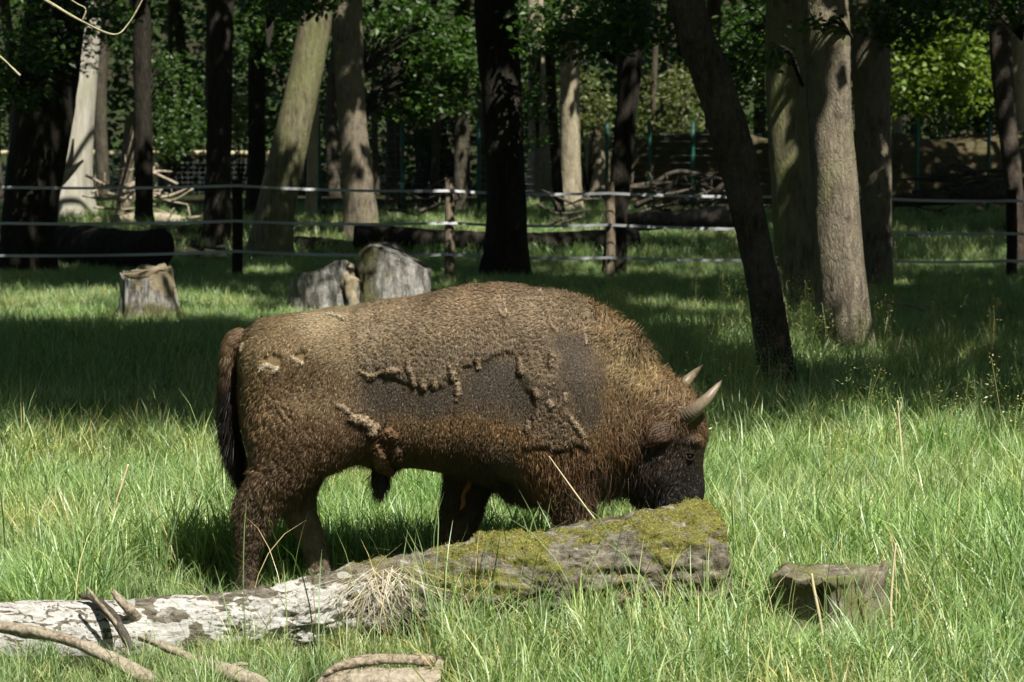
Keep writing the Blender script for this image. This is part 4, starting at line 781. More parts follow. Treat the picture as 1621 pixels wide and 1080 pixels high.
m = NT('bison_hide'); a_ = m.N('ShaderNodeAttribute'); a_.attribute_name = 'Col'; nz = m.noise(m.coord(), 160, 4, .7); nz2 = m.noise(m.coord(), 40, 5, .7)
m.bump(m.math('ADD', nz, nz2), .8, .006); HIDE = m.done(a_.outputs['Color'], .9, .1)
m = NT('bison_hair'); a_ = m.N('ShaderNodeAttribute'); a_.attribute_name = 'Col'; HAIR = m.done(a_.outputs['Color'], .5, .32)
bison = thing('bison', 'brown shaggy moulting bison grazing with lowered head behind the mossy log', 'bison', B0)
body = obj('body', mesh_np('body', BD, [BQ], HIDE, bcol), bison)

rh = np.random.default_rng(77)
def strands(R0, N0, D, L, W, C, lift, curl=.3, grav=.25, clump=None, sway=None):
    """ribbon hairs: roots R0, skin normals N0, lie directions D, lengths L, widths W, colours C"""
    n = len(R0); D = nrm(D-N0*(D*N0).sum(1, keepdims=True)); j = nrm(D+rh.normal(size=(n, 3))*curl); j = nrm(j-N0*(j*N0).sum(1, keepdims=True))
    g = np.array((0, 0, -1.))
    M = R0+(j*(1-lift)[:, None]*.5+N0*lift[:, None]*.62)*L[:, None]
    T = M+nrm(j*(1-.5*lift)[:, None]+N0*lift[:, None]*.35+g*grav*np.minimum(1, L*14)[:, None])*(.55*L)[:, None]
    if clump is not None:
        cp, amt = clump; dv = cp-R0; dv -= N0*(dv*N0).sum(1, keepdims=True); T = T+dv*amt[:, None]; M = M+dv*(.5*amt)[:, None]
    if sway is not None: T = T+sway*L[:, None]; M = M+sway*(.25*L)[:, None]
    S = nrm(np.cross(j, N0))*W[:, None]*.5
    V = np.stack([R0-S, R0+S, M+S*.75, M-S*.75, T], 1).reshape(-1, 3); k = np.arange(n)[:, None]*5
    nn = nrm(N0[:, None]*.8+rh.normal(size=(n, 1, 3))*.28+np.stack([N0*0, N0*0, j*.15, j*.15, j*.4], 1)).reshape(-1, 3)
    col = np.repeat(C, 5, 0)
    return V, k+np.array((0, 1, 2, 3)), k+np.array((3, 2, 4)), nn, col
def hair_obj(name, sets, parent):
    Vs, Q, T, Nn, Cc, o = [], [], [], [], [], 0
    for V, q, t, nn, c in sets: Vs.append(V); Q.append(q+o); T.append(t+o); Nn.append(nn); Cc.append(c); o += len(V)
    V = np.vstack(Vs); Q = np.vstack(Q); N_ = np.vstack(Nn)
    fn = np.cross(V[Q[:, 1]]-V[Q[:, 0]], V[Q[:, 3]]-V[Q[:, 0]]); 
    return kind(obj(name, mesh_np(name, V, [Q, np.vstack(T)], HAIR, np.vstack(Cc), True, N_), parent), 'stuff')
# roots spread over the body
tri = np.vstack([BQ[:, [0, 1, 2]], BQ[:, [0, 2, 3]]]); ce = BD[tri].mean(1); ar = .5*np.linalg.norm(np.cross(BD[tri[:, 1]]-BD[tri[:, 0]], BD[tri[:, 2]]-BD[tri[:, 0]]), axis=1)
cn = BN[tri].mean(1)
wgt = ar*np.where(cn[:, 1] < .25, 1., .22)*np.where(ce[:, 2] < .06, .1, 1)
NH = 300000
f = rh.choice(len(tri), NH, p=wgt/wgt.sum()); a = rh.random((NH, 2)); fl = a.sum(1) > 1; a[fl] = 1-a[fl]
Wb = np.stack([1-a.sum(1), a[:, 0], a[:, 1]], 1)[:, :, None]
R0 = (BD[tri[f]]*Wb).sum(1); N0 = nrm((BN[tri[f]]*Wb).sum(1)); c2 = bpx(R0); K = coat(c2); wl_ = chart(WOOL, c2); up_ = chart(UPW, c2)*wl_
L = K[:, 3]*.0115*rh.uniform(.6, 1.4, NH)*(1-.25*up_); lift = np.clip(K[:, 6]*rh.uniform(.7, 1.3, NH), .05, .95)
D = np.stack([K[:, 4], -.15*np.ones(NH)*0, K[:, 5]], 1)
q = R0*np.array((11, 11, 11)); D = D+.55*np.stack([vnoise(q, 1), vnoise(q, 2)*.3, vnoise(q, 3)], 1)
warp = .22*np.stack([fbm(R0*30, 2, k) for k in range(3)], 1)
f1, f2, cp = voro(R0*np.array((46, 46, 34))+warp, 5); cpos = (cp-warp)/np.array((46, 46, 34))
f1b, f2b, cpb = voro(R0*np.array((80, 80, 55)), 2); cposb = cpb/np.array((80, 80, 55)); f1c, f2c, cpc = voro(R0*np.array((44, 44, 30)), 4); lng = K[:, 3] > 2.4; cposb[lng] = (cpc/np.array((44, 44, 30)))[lng]
isup = up_ > .5; cpos[~isup] = cposb[~isup]
amt = np.where(isup, .4, np.where(lng, .75, .5))
Dn = nrm(D); Pn = np.stack([-Dn[:, 2], 0*Dn[:, 0], Dn[:, 0]], 1); sq = np.stack([(R0*Dn).sum(1)*16, (R0*Pn).sum(1)*80, R0[:, 1]*60], 1)
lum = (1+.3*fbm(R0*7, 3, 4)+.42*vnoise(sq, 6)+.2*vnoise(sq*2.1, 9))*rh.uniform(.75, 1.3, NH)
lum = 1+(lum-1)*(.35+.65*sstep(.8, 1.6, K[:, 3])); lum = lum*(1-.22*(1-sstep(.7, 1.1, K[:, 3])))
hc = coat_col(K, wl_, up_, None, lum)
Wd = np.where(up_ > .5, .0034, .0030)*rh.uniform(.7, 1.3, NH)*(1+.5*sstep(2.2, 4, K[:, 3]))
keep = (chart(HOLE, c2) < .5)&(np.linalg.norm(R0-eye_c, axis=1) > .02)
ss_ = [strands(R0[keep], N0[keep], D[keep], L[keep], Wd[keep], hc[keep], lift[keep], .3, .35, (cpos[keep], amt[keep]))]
gi = np.where(keep & (rh.random(NH) < .14*sstep(1.8, 3.5, K[:, 3])))[0]; ng = len(gi)       # long loose guard hairs
ss_.append(strands(R0[gi], N0[gi], D[gi], L[gi]*rh.uniform(1.2, 2.1, ng), np.full(ng, .0030), np.clip(hc[gi]*1.15, 0, 1), np.clip(lift[gi]*1.35, .2, .9), .45, .4, None))
fur = hair_obj('fur', ss_, bison)

# points of the flank seen from the meadow side, for things that hang on it
near = BN[:, 1] < .1; NV = BD[near]; NC = bpx(NV); NNm = BN[near]
def on_flank(px, py, off=0.):
    k = np.argmin((NC[:, 0]-px)**2+(NC[:, 1]-py)**2); return NV[k]+NNm[k]*off, NNm[k]
WOOLM = HAIR
def tuft(name, pts, rad, rgb, off=.004, hang=0., fuzz=900, seed=0, k_big=False):
    P = []
    for i, (x, y) in enumerate(pts): p, n_ = on_flank(x, y, off+hang*i/len(pts)); P.append(p)
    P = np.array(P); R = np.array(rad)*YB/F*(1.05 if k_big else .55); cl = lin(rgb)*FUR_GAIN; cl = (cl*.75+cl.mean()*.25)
    V, q, t = tube(P, R, 14, 36, True, lambda p, a, tt, n: R.mean()*(1.5*fbm(p*40+seed, 3, seed)+1.0*fbm(p*110+seed, 2, seed+1)))
    col = np.clip(cl*(1+.4*fbm(V*60, 2, seed))[:, None], 0, 1)
    o = obj(name, mesh_np(name, V, [q, t], HIDE, col), bison)
    k = rh.integers(0, len(V)-2, fuzz); N_ = vnormals(V, q)[k]
    s = strands(V[k], N_, rh.normal(size=(fuzz, 3))+np.array((0, 0, -.6)), rh.uniform(.008, .024, fuzz), np.full(fuzz, .003), np.clip(cl*rh.uniform(.7, 1.3, (fuzz, 1)), 0, 1), np.full(fuzz, .5), .5)
    hair_obj('tuft_fuzz', [s], o); return o
TC, TL = (124, 102, 73), (138, 116, 86)
for k, (pts, rad, rgb, hg) in enumerate([
    ([(540, 632), (550, 636), (560, 646)], [3, 5, 3], TL, 0), ([(560, 645), (572, 655), (582, 656), (596, 664)], [3, 6, 6, 6], TL, .01), ([(588, 658), (594, 668), (590, 676)], [4, 7, 4], TL, .015),
    ([(604, 692), (608, 705), (611, 725), (611, 744), (610, 750)], [5, 7, 8, 8, 4], (104, 76, 44), .02), ([(604, 700), (602, 715), (604, 735)], [3, 4, 3], (140, 112, 68), .025), ([(612, 682), (622, 676), (632, 680), (628, 690)], [5, 7, 6, 3], (96, 68, 40), .01),
    ([(628, 692), (632, 705), (637, 715)], [5, 6, 3], (84, 60, 38), .01), ([(575, 580), (590, 586), (604, 583), (620, 580), (636, 578)], [4, 6, 5, 6, 4], TC, .005), ([(650, 562), (652, 580), (660, 600)], [4, 6, 4], TC, .006), ([(724, 596), (727, 610), (724, 622)], [3, 6, 3], TC, .012), ([(714, 572), (722, 590)], [5, 6], TC, .008),
    ([(784, 468), (789, 482), (796, 496), (802, 494), (797, 476), (790, 466)], [3, 4, 4, 3, 3, 2], TL, .004), ([(858, 474), (864, 490), (871, 508), (880, 520), (878, 520)], [4, 6, 5, 6, 4], TC, .006), ([(845, 464), (856, 462)], [3, 5], TL, .002), ([(913, 504), (922, 520), (925, 538)], [2, 2.5, 2], TL, .003), ([(926, 488), (929, 500)], [2, 2], TL, .003), ([(935, 508), (943, 511)], [4, 5], TC, .004),
    ([(846, 604), (849, 618)], [3, 4], TC, .006), ([(836, 655), (834, 668)], [3, 3], TC, .006), ([(891, 612), (893, 622)], [2, 3], TC, .003), ([(868, 622), (872, 632)], [4, 4], TL, .004), ([(900, 650), (914, 668), (926, 692)], [4, 6, 3], TC, .004), ([(872, 555), (870, 570)], [5, 5], TC, .004),
    ([(418, 578), (428, 571), (440, 573), (450, 577), (442, 580)], [2, 4, 4, 3, 1.5], (172, 156, 122), .008), ([(470, 560), (480, 565), (486, 570)], [1.5, 2.5, 2], (160, 140, 104), .006), ([(392, 540), (390, 552)], [2, 2], TL, .003), ([(520, 492), (535, 497), (548, 502)], [2, 3, 2], (165, 145, 112), .002),
    ([(822, 560), (826, 582)], [4, 5], TC, .006), ([(756, 560), (760, 574)], [4, 4], TC, .006), ([(690, 590), (694, 604)], [5, 4], TC, .006), ([(672, 590), (676, 606)], [5, 4], TC, .006), ([(776, 756), (790, 757)], [2, 3], TL, .01)]):
    tuft('wool_tuft', pts, rad, rgb, .003, hg*(1.3 if k in (0, 1, 2, 3, 4, 5, 6) else .2), 900, k, k in (1, 2, 3, 4, 5, 6))
# wool rag hanging from the chest in front of the far foreleg
P = np.array([bp(747, 756, .02), bp(741, 770, .0), bp(734, 784, 0), bp(733, 797, 0), bp(728, 808, 0)]); V, q, t = tube(P, [.008, .016, .012, .015, .006], 12, 36, True, lambda p, a, tt, n: .012*fbm(p*40, 3, 3))
V[:, 1] = P[:, 1].mean()+(V[:, 1]-P[:, 1].mean())*.6
obj('wool_rag', mesh_np('wool_rag', V, [q, t], HIDE, np.tile(lin((128, 88, 46))*1.2, (len(V), 1))), bison)
# tail
tp = np.array([bp(388, 528, -.03), bp(372, 536, -.05), bp(362, 556, -.06), bp(360, 600, -.06), bp(362, 650, -.06), bp(369, 695, -.06), bp(382, 735, -.05), bp(392, 758, -.05)])
tr_ = np.array([.045, .055, .055, .05, .04, .03, .018, .006])
V, q, t = tube(tp, tr_*.55, 20, 80, True, lambda p, a, tt, n: .006*fbm(p*20, 3, 2))
tq = np.repeat(np.linspace(0, 1, 80), 20)
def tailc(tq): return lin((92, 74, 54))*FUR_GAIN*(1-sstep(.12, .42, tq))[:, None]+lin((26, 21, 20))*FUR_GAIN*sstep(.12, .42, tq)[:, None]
tail = obj('tail', mesh_np('tail', V, [q, t], HIDE, np.vstack([tailc(tq), tailc(np.array((0, 1.)))])), bison)
nt = 26000; k = rh.integers(0, len(tq), nt); N_ = vnormals(V, q)[k]; S = spline(tp, 80); Td = nrm(np.gradient(S, axis=0))[k//20]
Lt = (.05+.12*sstep(.15, .7, tq[k]))*rh.uniform(.5, 1.3, nt)
hair_obj('tail_hair', [strands(V[k], N_, Td+np.array((-.25, 0, 0)), Lt, np.full(nt, .0036), np.clip(tailc(tq[k])*rh.uniform(.6, 1.5, (nt, 1)), 0, 1), np.full(nt, .38)*(1-.6*tq[k]), .2, .3, None)], tail)
# horns
m = NT('horn'); a_ = m.N('ShaderNodeAttribute'); a_.attribute_name = 'Col'; n1 = m.noise(m.coord((1, 1, 1)), 60, 6, .7)
m.bump(n1, .35, .004); HORN = m.done(m.mix(1, a_.outputs['Color'], m.ramp(n1, (.3, .7), (.7, 1.2)), 'MULTIPLY'), .42, .4)
for pts in ([(1072, 672, -.10, 12), (1086, 661, -.16, 12.5), (1102, 647, -.2, 11), (1118, 632, -.21, 8.5), (1130, 618, -.195, 5.8), (1138, 608, -.175, 3), (1143, 602, -.16, 1)], [(1062, 638, .10, 12), (1074, 618, .15, 11), (1086, 604, .185, 8.5), (1098, 592, .19, 6), (1106, 584, .175, 3.2), (1112, 578, .165, 1)]):
    P = [bp(x, y, dy) for x, y, dy, r in pts]; R = [r*(YB+pts[0][2])/F for *_, r in pts]
    V, q, t = tube(P, R, 26, 90, True, lambda p, a, tt, n: .0016*np.sin(tt*150+np.sin(a)*.6)*(1-sstep(.2, .55, tt))+.0012*fbm(p*50, 3, 3))
    tt = np.r_[np.repeat(np.linspace(0, 1, 90), 26), 0, 1]; cb, cm, ce_ = lin((44, 37, 31)), lin((126, 112, 92)), lin((60, 50, 44))
    g = np.interp(tt, [0, .22, .45, .8, .93, 1], [0, .25, .9, 1, 1, 1])[:, None]; h = sstep(.88, 1, tt)[:, None]
    obj('horn', mesh_np('horn', V, [q, t], HORN, (cb*(1-g)+cm*g)*(1-h)+ce_*h), bison)
# eye with lids, nostril rim
EYE = simple('eye', (.008, .006, .005), .35, .25); LID = simple('eyelid', (.012, .01, .009), .8, .05)
def uvball(c, r, s=20):
    th = np.linspace(0, 2*np.pi, s, endpoint=False); ph = np.linspace(-np.pi/2, np.pi/2, 11); V = np.array([(c[0]+r[0]*np.cos(p)*np.cos(t_), c[1]+r[1]*np.cos(p)*np.sin(t_), c[2]+r[2]*np.sin(p)) for p in ph for t_ in th])
    i = np.arange(10)[:, None]*s; j = np.arange(s); k = (j+1) % s; return V, np.stack([i+j, i+k, i+s+k, i+s+j], -1).reshape(-1, 4)
ep, en = on_flank(1089, 716)
V, q = uvball(ep+en*.001, (.014, .011, .010)); eye = obj('eye', mesh_np('eye', V, [q], EYE), bison)
for s in (1, -1):
    th = np.linspace(-.15, math.pi+.15, 9); P = [ep+en*(.011)+np.array((.024*math.cos(a), 0, s*.0135*math.sin(a)+(.004 if s > 0 else -.004)))-en*.010*abs(math.cos(a)) for a in th]
    V, q, t = tube(P, [.004]+[.007]*7+[.004], 8, 26); obj('eyelid', mesh_np('eyelid', V, [q, t], LID), eye)
np_, nn_ = on_flank(1098, 792); V, q = uvball(np_-nn_*.004, (.014, .008, .009)); obj('nostril', mesh_np('nostril', V, [q], LID), bison)

# ears: a cupped leaf shape with long dark hair
for sgn, pts in ((-1, [(1070, 684, -.13), (1058, 680, -.19), (1040, 686, -.235), (1024, 700, -.245)]), (1, [(1060, 668, .13), (1046, 664, .18), (1032, 668, .21), (1018, 678, .22)])):
    P = np.array([bp(*p) for p in pts]); V, q, t = tube(P, [.024, .046, .046, .008], 22, 40, True, None); S = np.repeat(spline(P, 40), 22, 0); S = np.vstack([S, P[0], P[-1]])
    ax = nrm(np.array((.45, sgn*.8, .35))[None])[0]; dv = V-S; V = V-ax*(dv@ax)[:, None]*.62
    dcol = np.tile(lin((32, 26, 23))*FUR_GAIN, (len(V), 1)); ear = obj('ear', mesh_np('ear', V, [q, t], HIDE, dcol), bison)
    ne = 9000; k = rh.integers(0, len(V)-2, ne); N_ = vnormals(V, q)[k]; dirn = nrm(P[-1]-P[0])+np.array((0, 0, -.5))
    hair_obj('ear_hair', [strands(V[k], N_, np.tile(dirn, (ne, 1)), rh.uniform(.012, .035, ne), np.full(ne, .003), np.clip(lin((78, 60, 46))*FUR_GAIN*rh.uniform(.5, 1.5, (ne, 1)), 0, 1), np.full(ne, .4), .3, .5)], ear)
# ------------------------------------------------------------------ grass
m = NT('grass_blade'); a_ = m.N('ShaderNodeAttribute'); a_.attribute_name = 'Col'; oi = m.N('ShaderNodeObjectInfo')
lo = m.noise(oi.outputs['Location'], .55, 3, .6); gcol_ = m.mix(1, a_.outputs['Color'], m.ramp(lo, (.35, (.82, .95, .8)), (.55, (1, 1, 1)), (.7, (1.35, 1.12, 1.1))), 'MULTIPLY')
c = m.mix(1, gcol_, m.ramp(oi.outputs['Random'], (0, (.8, .86, .8)), (.5, (1, 1, 1)), (1, (1.25, 1.15, .95))), 'MULTIPLY')
m.done(c, .42, .4); t_ = m.N('ShaderNodeBsdfTranslucent'); m.L(m.mix(1, c, (.75, .9, .4), 'MULTIPLY'), t_.inputs[0])
ad = m.N('ShaderNodeAddShader'); m.L(m.b.outputs[0], ad.inputs[0]); m.L(t_.outputs[0], ad.inputs[1]); m.L(ad.outputs[0], m.n['Material Output'].inputs[0]); GRASS = m.m
rgq = np.random.default_rng(3)
GREENS = np.array([(.13, .205, .062), (.178, .258, .09), (.09, .155, .048), (.22, .285, .115), (.152, .23, .105)])
GREENS = GREENS*.84+GREENS.mean(1, keepdims=True)*.2+np.array((.012, .006, 0))
STRAW = np.array([(.42, .34, .17), (.5, .42, .25), (.36, .27, .13)])
def clump(name, n, rad, hl, hh, wl, wh, dry=.05, lean=.5, seg=5, heads=0, flop=.5):
    r = rgq; b = np.c_[r.normal(size=(n, 2))*rad*.55, np.zeros(n)]; az = r.uniform(0, 2*np.pi, n); L = r.uniform(hl, hh, n); ln = np.abs(r.normal(size=n))*lean*.45; bd = r.uniform(.15, 1, n)*flop
    isd = r.random(n) < dry; cl = np.where(isd[:, None], STRAW[r.integers(0, 3, n)], GREENS[r.integers(0, 5, n)]*r.uniform(.75, 1.25, (n, 1))); W = r.uniform(wl, wh, n)*np.where(isd, .6, 1)
    dr = np.stack([np.cos(az), np.sin(az), 0*az], 1); sa = az+math.pi/2+r.normal(size=n)*.5; sd = np.stack([np.cos(sa), np.sin(sa), 0*az], 1)
    V = []; C = []
    for k in range(seg+1):
        t = k/seg; ang = ln+bd*t*t*1.5; z = 0; 
        x = L*t*np.sin(ln+bd*.75*t*t); zz = L*t*np.cos(np.minimum(ln+bd*.75*t*t, 1.9))
        p = b+dr*x[:, None]; p[:, 2] = zz; w = W*(.55+.9*t-1.35*t**3) if k < seg else W*.04
        V += [p-sd*(w*.5)[:, None], p+sd*(w*.5)[:, None]]; cc_ = cl*(.8+.35*t); cc_ = cc_*(1-.25*(1-t)[..., None] if False else 1); C += [cc_, cc_]
    V = np.stack(V, 1).reshape(-1, 3); C = np.stack(C, 1).reshape(-1, 3); o = np.arange(n)[:, None]*(2*(seg+1)); Q = np.vstack([o+np.array((2*k, 2*k+1, 2*k+3, 2*k+2)) for k in range(seg)])
    if heads:
        Vh, Qh, Ch, base = [], [], [], len(V)
        for h in range(heads):
            p0 = np.array((*r.normal(size=2)*rad*.4, 0)); Hh = r.uniform(.75, 1.05)*hh*1.7; a = r.uniform(0, 6.28); bend = r.uniform(.05, .2); d_ = np.array((math.cos(a), math.sin(a), 0)); s_ = np.array((-d_[1], d_[0], 0))
            colh = np.array((.16, .2, .075)) if r.random() < .7 else np.array((.38, .33, .17)); pts = [p0+d_*bend*Hh*t*t+np.array((0, 0, Hh*t*(1-.1*t))) for t in np.linspace(0, 1, 6)]
            for k in range(5):
                w = .0012; q0 = base+len(Vh); Vh += [pts[k]-s_*w, pts[k]+s_*w, pts[k+1]+s_*w, pts[k+1]-s_*w]; Qh.append((q0, q0+1, q0+2, q0+3)); Ch += [colh]*4
            for k in range(34):                               # loose panicle
                t = r.uniform(.72, 1); j = np.array([np.interp(t, np.linspace(0, 1, 6), [q[x_] for q in pts]) for x_ in range(3)]); e = j+np.array((*r.normal(size=2)*.035*(1.15-t)*3, r.uniform(-.02, .03))); w = r.normal(size=3); w = w/np.linalg.norm(w)*.0032
                q0 = base+len(Vh); v_ = (e-j)*.35; Vh += [e-v_*.5, e+w, e+v_*.5, e-w]; Qh.append((q0, q0+1, q0+2, q0+3)); Ch += [colh*1.2]*4
        V = np.vstack([V, np.array(Vh)]); C = np.vstack([C, np.array(Ch)]); Q = np.vstack([Q, np.array(Qh)])
    return bpy.data.objects.new(name, mesh_np(name, V, [Q], GRASS, C, True))
gcol = bpy.data.collections.new('grass_templates')
spec = []
for k in range(8): spec.append(dict(n=30, rad=.10, hl=.22, hh=.46, wl=.0055, wh=.0105, dry=.05, lean=.6, flop=.8))
for k in range(6): spec.append(dict(n=46, rad=.10, hl=.08, hh=.22, wl=.0035, wh=.007, dry=.12, lean=.9, flop=.9, seg=4))
for k in range(3): spec.append(dict(n=9, rad=.10, hl=.2, hh=.5, wl=.003, wh=.005, dry=.85, lean=.8, flop=.7))
for k in range(3): spec.append(dict(n=26, rad=.10, hl=.3, hh=.55, wl=.005, wh=.009, dry=.04, lean=.5, flop=.7, heads=4))
for k in range(4): spec.append(dict(n=26, rad=.14, hl=.15, hh=.4, wl=.008, wh=.013, dry=.04, lean=.7, flop=.9, seg=4))
for k in range(3): spec.append(dict(n=5, rad=.16, hl=.38, hh=.62, wl=.004, wh=.007, dry=.25, lean=.8, flop=.9))
for k, s in enumerate(spec): gcol.objects.link(clump('tuft_%02d' % k, **s))
def scatter(name, P, idx, scl, tilt=.12):
    n = len(P); me = bpy.data.meshes.new(name); me.vertices.add(n); me.vertices.foreach_set('co', P.astype(np.float32).ravel())
    rot = np.c_[rgq.normal(size=(n, 2))*tilt, rgq.uniform(0, 6.283, n)].astype(np.float32)
    A = me.attributes.new('rot', 'FLOAT_VECTOR', 'POINT'); A.data.foreach_set('vector', rot.ravel())
    A = me.attributes.new('scl', 'FLOAT', 'POINT'); A.data.foreach_set('value', scl.astype(np.float32)); A = me.attributes.new('idx', 'INT', 'POINT'); A.data.foreach_set('value', idx.astype(np.int32))
    o = kind(obj(name, me), 'stuff'); g = bpy.data.node_groups.new(name+'_nodes', 'GeometryNodeTree')
    g.interface.new_socket('Geometry', in_out='INPUT', socket_type='NodeSocketGeometry'); g.interface.new_socket('Geometry', in_out='OUTPUT', socket_type='NodeSocketGeometry')
    i = g.nodes.new('NodeGroupInput'); u = g.nodes.new('NodeGroupOutput'); ip = g.nodes.new('GeometryNodeInstanceOnPoints'); ci = g.nodes.new('GeometryNodeCollectionInfo')
    ci.inputs['Collection'].default_value = gcol; ci.inputs['Separate Children'].default_value = True; ci.inputs['Reset Children'].default_value = True; ip.inputs['Pick Instance'].default_value = True
    def na(nm, ty): x = g.nodes.new('GeometryNodeInputNamedAttribute'); x.data_type = ty; x.inputs['Name'].default_value = nm; return x.outputs['Attribute']
    l = g.links; l.new(i.outputs[0], ip.inputs['Points']); l.new(ci.outputs[0], ip.inputs['Instance']); l.new(na('idx', 'INT'), ip.inputs['Instance Index']); l.new(na('rot', 'FLOAT_VECTOR'), ip.inputs['Rotation']); l.new(na('scl', 'FLOAT'), ip.inputs['Scale']); l.new(ip.outputs[0], u.inputs[0])
    md = o.modifiers.new('scatter', 'NODES'); md.node_group = g; return o
def field(n, y0, y1, mar=1.2):
    y = np.sqrt(rgq.uniform(y0*y0, y1*y1, n)); x = rgq.uniform(-1, 1, n)*(y*.2+mar); return x, y
def off_solids(x, y):
    k = np.ones(len(x), bool)
    lx, ly, lr = LP[:, 0], LP[:, 1], np.array(LR); k &= ~((np.abs(y-np.interp(x, lx, ly)) < np.interp(x, lx, lr)*.92) & (x < lx[-1]+.02))
    for c, rx, ry in ((ss, .9, .45), (s2, .33, .3), (s3, .24, .2)): k &= ((x-c[0])/rx)**2+((y-c[1])/ry)**2 > 1
    for (px, py, w) in ((1238, 642, 62), (1270, 500, 70), (1342, 592, 92), (1390, 458, 52), (800, 446, 76)):
        g = gpt(px, py); k &= np.hypot(x-g[0], y-g[1]) > w*.5*g[1]/F
    return k
# near meadow
x, y = field(13500, 10.2, 21); k = off_solids(x, y); x, y = x[k], y[k]; n = len(x)
pn = fbm(np.stack([x*.9, y*.9, 0*x], 1), 3, 5); lf = np.interp(x, LP[:, 0], LP[:, 1]); infront = (y < lf)
idx = rgq.integers(0, 8, n); u = rgq.random(n)
idx = np.where(u < np.where(infront, .5, .22), rgq.integers(8, 14, n), idx); idx = np.where((u > .93), rgq.integers(14, 17, n), idx); idx = np.where((u > .9) & (u < .915) & ~infront & (y > 15) & (x > 1.2), rgq.integers(17, 20, n), idx)
scl = rgq.uniform(.75, 1.15, n)*(1+.6*pn)*np.where(infront, np.where(x > -.3, .84, .7), .95)
scl = np.where(infront & (np.abs(y-lf) < .5) & (x < -.5), scl*.8, scl); idx = np.where(infront & (x < -.4) & (idx < 8) & (rgq.random(n) < .5), rgq.integers(8, 14, n), idx)
tram = (y > lf) & (y < 14.1) & (x > -2.1) & (x < 1.15); scl = np.where(tram, scl*.42, scl); idx = np.where(tram & (idx < 8) & (rgq.random(n) < .6), rgq.integers(8, 14, n), idx)
scl = np.where(infront & (x < -.3) & (y < 12.0), scl*.8, scl); scl = np.where((x > 1.1) & (x < 1.9) & (y > s3[1]-1.1) & (y < s3[1]), scl*.55, scl); swx = (x > at(470, 1080, 11.3)[0]) & (x < at(720, 1080, 11.3)[0]) & (y < 11.42) & (y > 10.4); scl = np.where(swx, scl*.25, scl)
scatter('meadow_grass', np.stack([x, y, ground_z(x, y)-.01], 1), idx, scl)
x = rgq.uniform(-.5, 2.6, 70); y = np.interp(x, LP[:, 0], LP[:, 1])+np.where((rgq.random(70) < .6) & (x > .2), 1, -1)*(np.interp(x, LP[:, 0], LR)+rgq.uniform(.02, .25, 70)); scatter('long_grass', np.stack([x, y, 0*x], 1), rgq.integers(24, 27, 70), rgq.uniform(.8, 1.3, 70))
x, y = field(260, 11, 21); k = off_solids(x, y); scatter('loose_grass', np.stack([x, y, 0*x], 1)[k], rgq.integers(24, 27, k.sum()), rgq.uniform(.8, 1.4, k.sum()))
# middle meadow and wood edge
x, y = field(26000, 20.5, 47, 1.6); k = off_solids(x, y); x, y = x[k], y[k]; n = len(x)
pn = fbm(np.stack([x*.5, y*.5, 0*x], 1), 3, 8); u = rgq.random(n); idx = np.where(u < .62, rgq.integers(20, 24, n), rgq.integers(0, 8, n)); idx = np.where((u > .97) & (x > .3), rgq.integers(17, 20, n), idx)
idx = np.where((x > .6) & (x < 3.2) & (y > 22) & (y < 30) & (rgq.random(n) < .22), rgq.integers(17, 20, n), idx)
scatter('shaded_grass', np.stack([x, y, ground_z(x, y)-.01], 1), idx, rgq.uniform(.7, 1.15, n)*(1+.45*pn)*np.where(y > 30, .55, 1.0))
x, y = field(15000, 47, 80, 2.5); n = len(x); pn = fbm(np.stack([x*.25, y*.25, 0*x], 1), 3, 2); k = ((pn > .02) & ((x > -3) | (rgq.random(n) < .3))) | (rgq.random(n) < .06); x, y = x[k], y[k]; n = len(x)
scatter('woodland_grass', np.stack([x, y, ground_z(x, y)-.01], 1), rgq.integers(20, 24, n), rgq.uniform(.5, 1.2, n))
dm = NT('dry_grass'); da = dm.N('ShaderNodeAttribute'); da.attribute_name = 'Col'; DRYM = dm.done(da.outputs['Color'], .7, .2)
# thatch of dry grass lying over the log
n = 150; V = []; Q = []; C = []
for k in range(n):
    px = rgq.normal(603, 30); tx = np.interp(px, [l[0] for l in lp], [l[1] for l in lp]); Yc = np.interp(px, [l[0] for l in lp], [l[3] for l in lp]); r = np.interp(px, [l[0] for l in lp], [l[2] for l in lp]); cz = at(px, tx, Yc); cx_, cz_ = cz[0], cz[2]-r
    a0 = rgq.uniform(.5, 1.7); sp_ = rgq.uniform(.3, 1.1); dx = rgq.normal(0, .2); w = rgq.uniform(.001, .0024); rr = r+rgq.uniform(.008, .03); col_ = np.array((.5, .44, .33))*rgq.uniform(.5, 1.3); b0 = len(V)
    for t in np.linspace(0, 1, 5):
        a = a0+sp_*t; p = np.array((cx_+dx*t, Yc-rr*math.sin(a), cz_+rr*math.cos(a))); V += [p-(w, 0, 0), p+(w, 0, 0)]; C += [col_]*2
    Q += [(b0+2*j, b0+2*j+1, b0+2*j+3, b0+2*j+2) for j in range(4)]
kind(obj('dry_thatch', mesh_np('dry_thatch', np.array(V), [np.array(Q)], DRYM, np.array(C))), 'stuff')
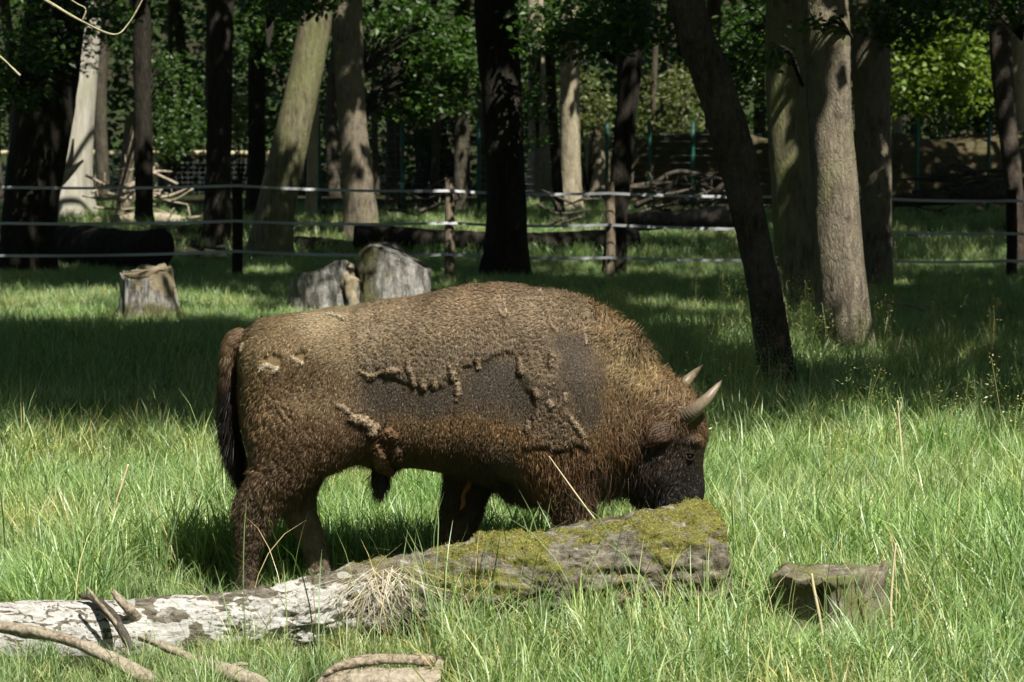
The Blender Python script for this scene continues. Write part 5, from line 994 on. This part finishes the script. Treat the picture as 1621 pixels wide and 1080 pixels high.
# tall dry stalks standing out of the meadow
def stalk(pts, w, label):
    V, q, t = tube(np.array([at(x, y, Y) for x, y, Y in pts]), np.array(w)*pts[0][2]/F*.5, 6, 30, True); o = np.array(at(*pts[0])); 
    return tag(obj('dry_stalk', mesh_np('dry_stalk', V-o, [q, t], STRAWM), None, o), label, 'stalk', 'dry stalks in the meadow')
STRAWM = simple('straw', (.55, .46, .28), .6)
for pts, w in [([(1436, 800, 17.0), (1430, 740, 17.0), (1425, 690, 17.0), (1421, 634, 17.0)], [4, 4, 4, 2]), ([(1412, 1010, 11.9), (1410, 960, 11.9), (1414, 900, 11.9), (1418, 860, 11.9)], [5, 5, 4, 3]), ([(1308, 1040, 11.6), (1298, 980, 11.6), (1288, 930, 11.6), (1285, 908, 11.6)], [5, 5, 5, 3]),
               ([(170, 860, 14.6), (180, 810, 14.6), (192, 770, 14.6), (203, 735, 14.6)], [3, 4, 4, 3]), ([(945, 826, 13.0), (925, 800, 13.0), (896, 760, 13.0), (869, 722, 13.0)], [2.6, 2.6, 2.4, 1.4]), ([(1300, 870, 14.6), (1330, 840, 14.6), (1352, 815, 14.6), (1380, 793, 14.6)], [4, 5, 5, 4]), ([(1385, 1090, 11.4), (1383, 1050, 11.4), (1384, 1010, 11.4), (1383, 975, 11.4)], [3, 4, 4, 3])]:
    stalk(pts, w, 'thin straw-coloured dry stalk standing out of the green meadow')

# moss cushions on the log: short upright shoots
def moss_on(name, me_, n, mask, seed):
    vn = np.empty(len(me_.vertices)*3, np.float32); me_.vertices.foreach_get('normal', vn); vn = vn.reshape(-1, 3); vv = np.empty(len(me_.vertices)*3, np.float32); me_.vertices.foreach_get('co', vv); vv = vv.reshape(-1, 3)
    k = rgq.choice(len(vv), n, p=mask/mask.sum()); P = vv[k]+rgq.normal(size=(n, 3))*.004+lorg; cl_ = np.array((.27, .25, .05))*rgq.uniform(.45, 1.5, (n, 1))*np.where(rgq.random((n, 1)) < .25, np.array((.6, .9, .7)), np.array((1, 1, 1)))
    return hair_obj(name, [strands(P, vn[k], rgq.normal(size=(n, 3)), rgq.uniform(.003, .010, n), np.full(n, .0032), cl_, np.full(n, .75), .5, .1)], None)
lm = bpy.data.objects['fallen_log'].data; cb_ = np.empty(len(lm.vertices)*4, np.float32); lm.color_attributes['Col'].data.foreach_get('color', cb_); mk = np.clip(cb_.reshape(-1, 4)[:, 0]-.4, 0, 1)**1.3
mo = moss_on('moss', lm, 30000, mk, 1); fl = bpy.data.objects['fallen_log']; mo.parent = fl; mo.matrix_parent_inverse = Matrix.Translation(-Vector(lorg))
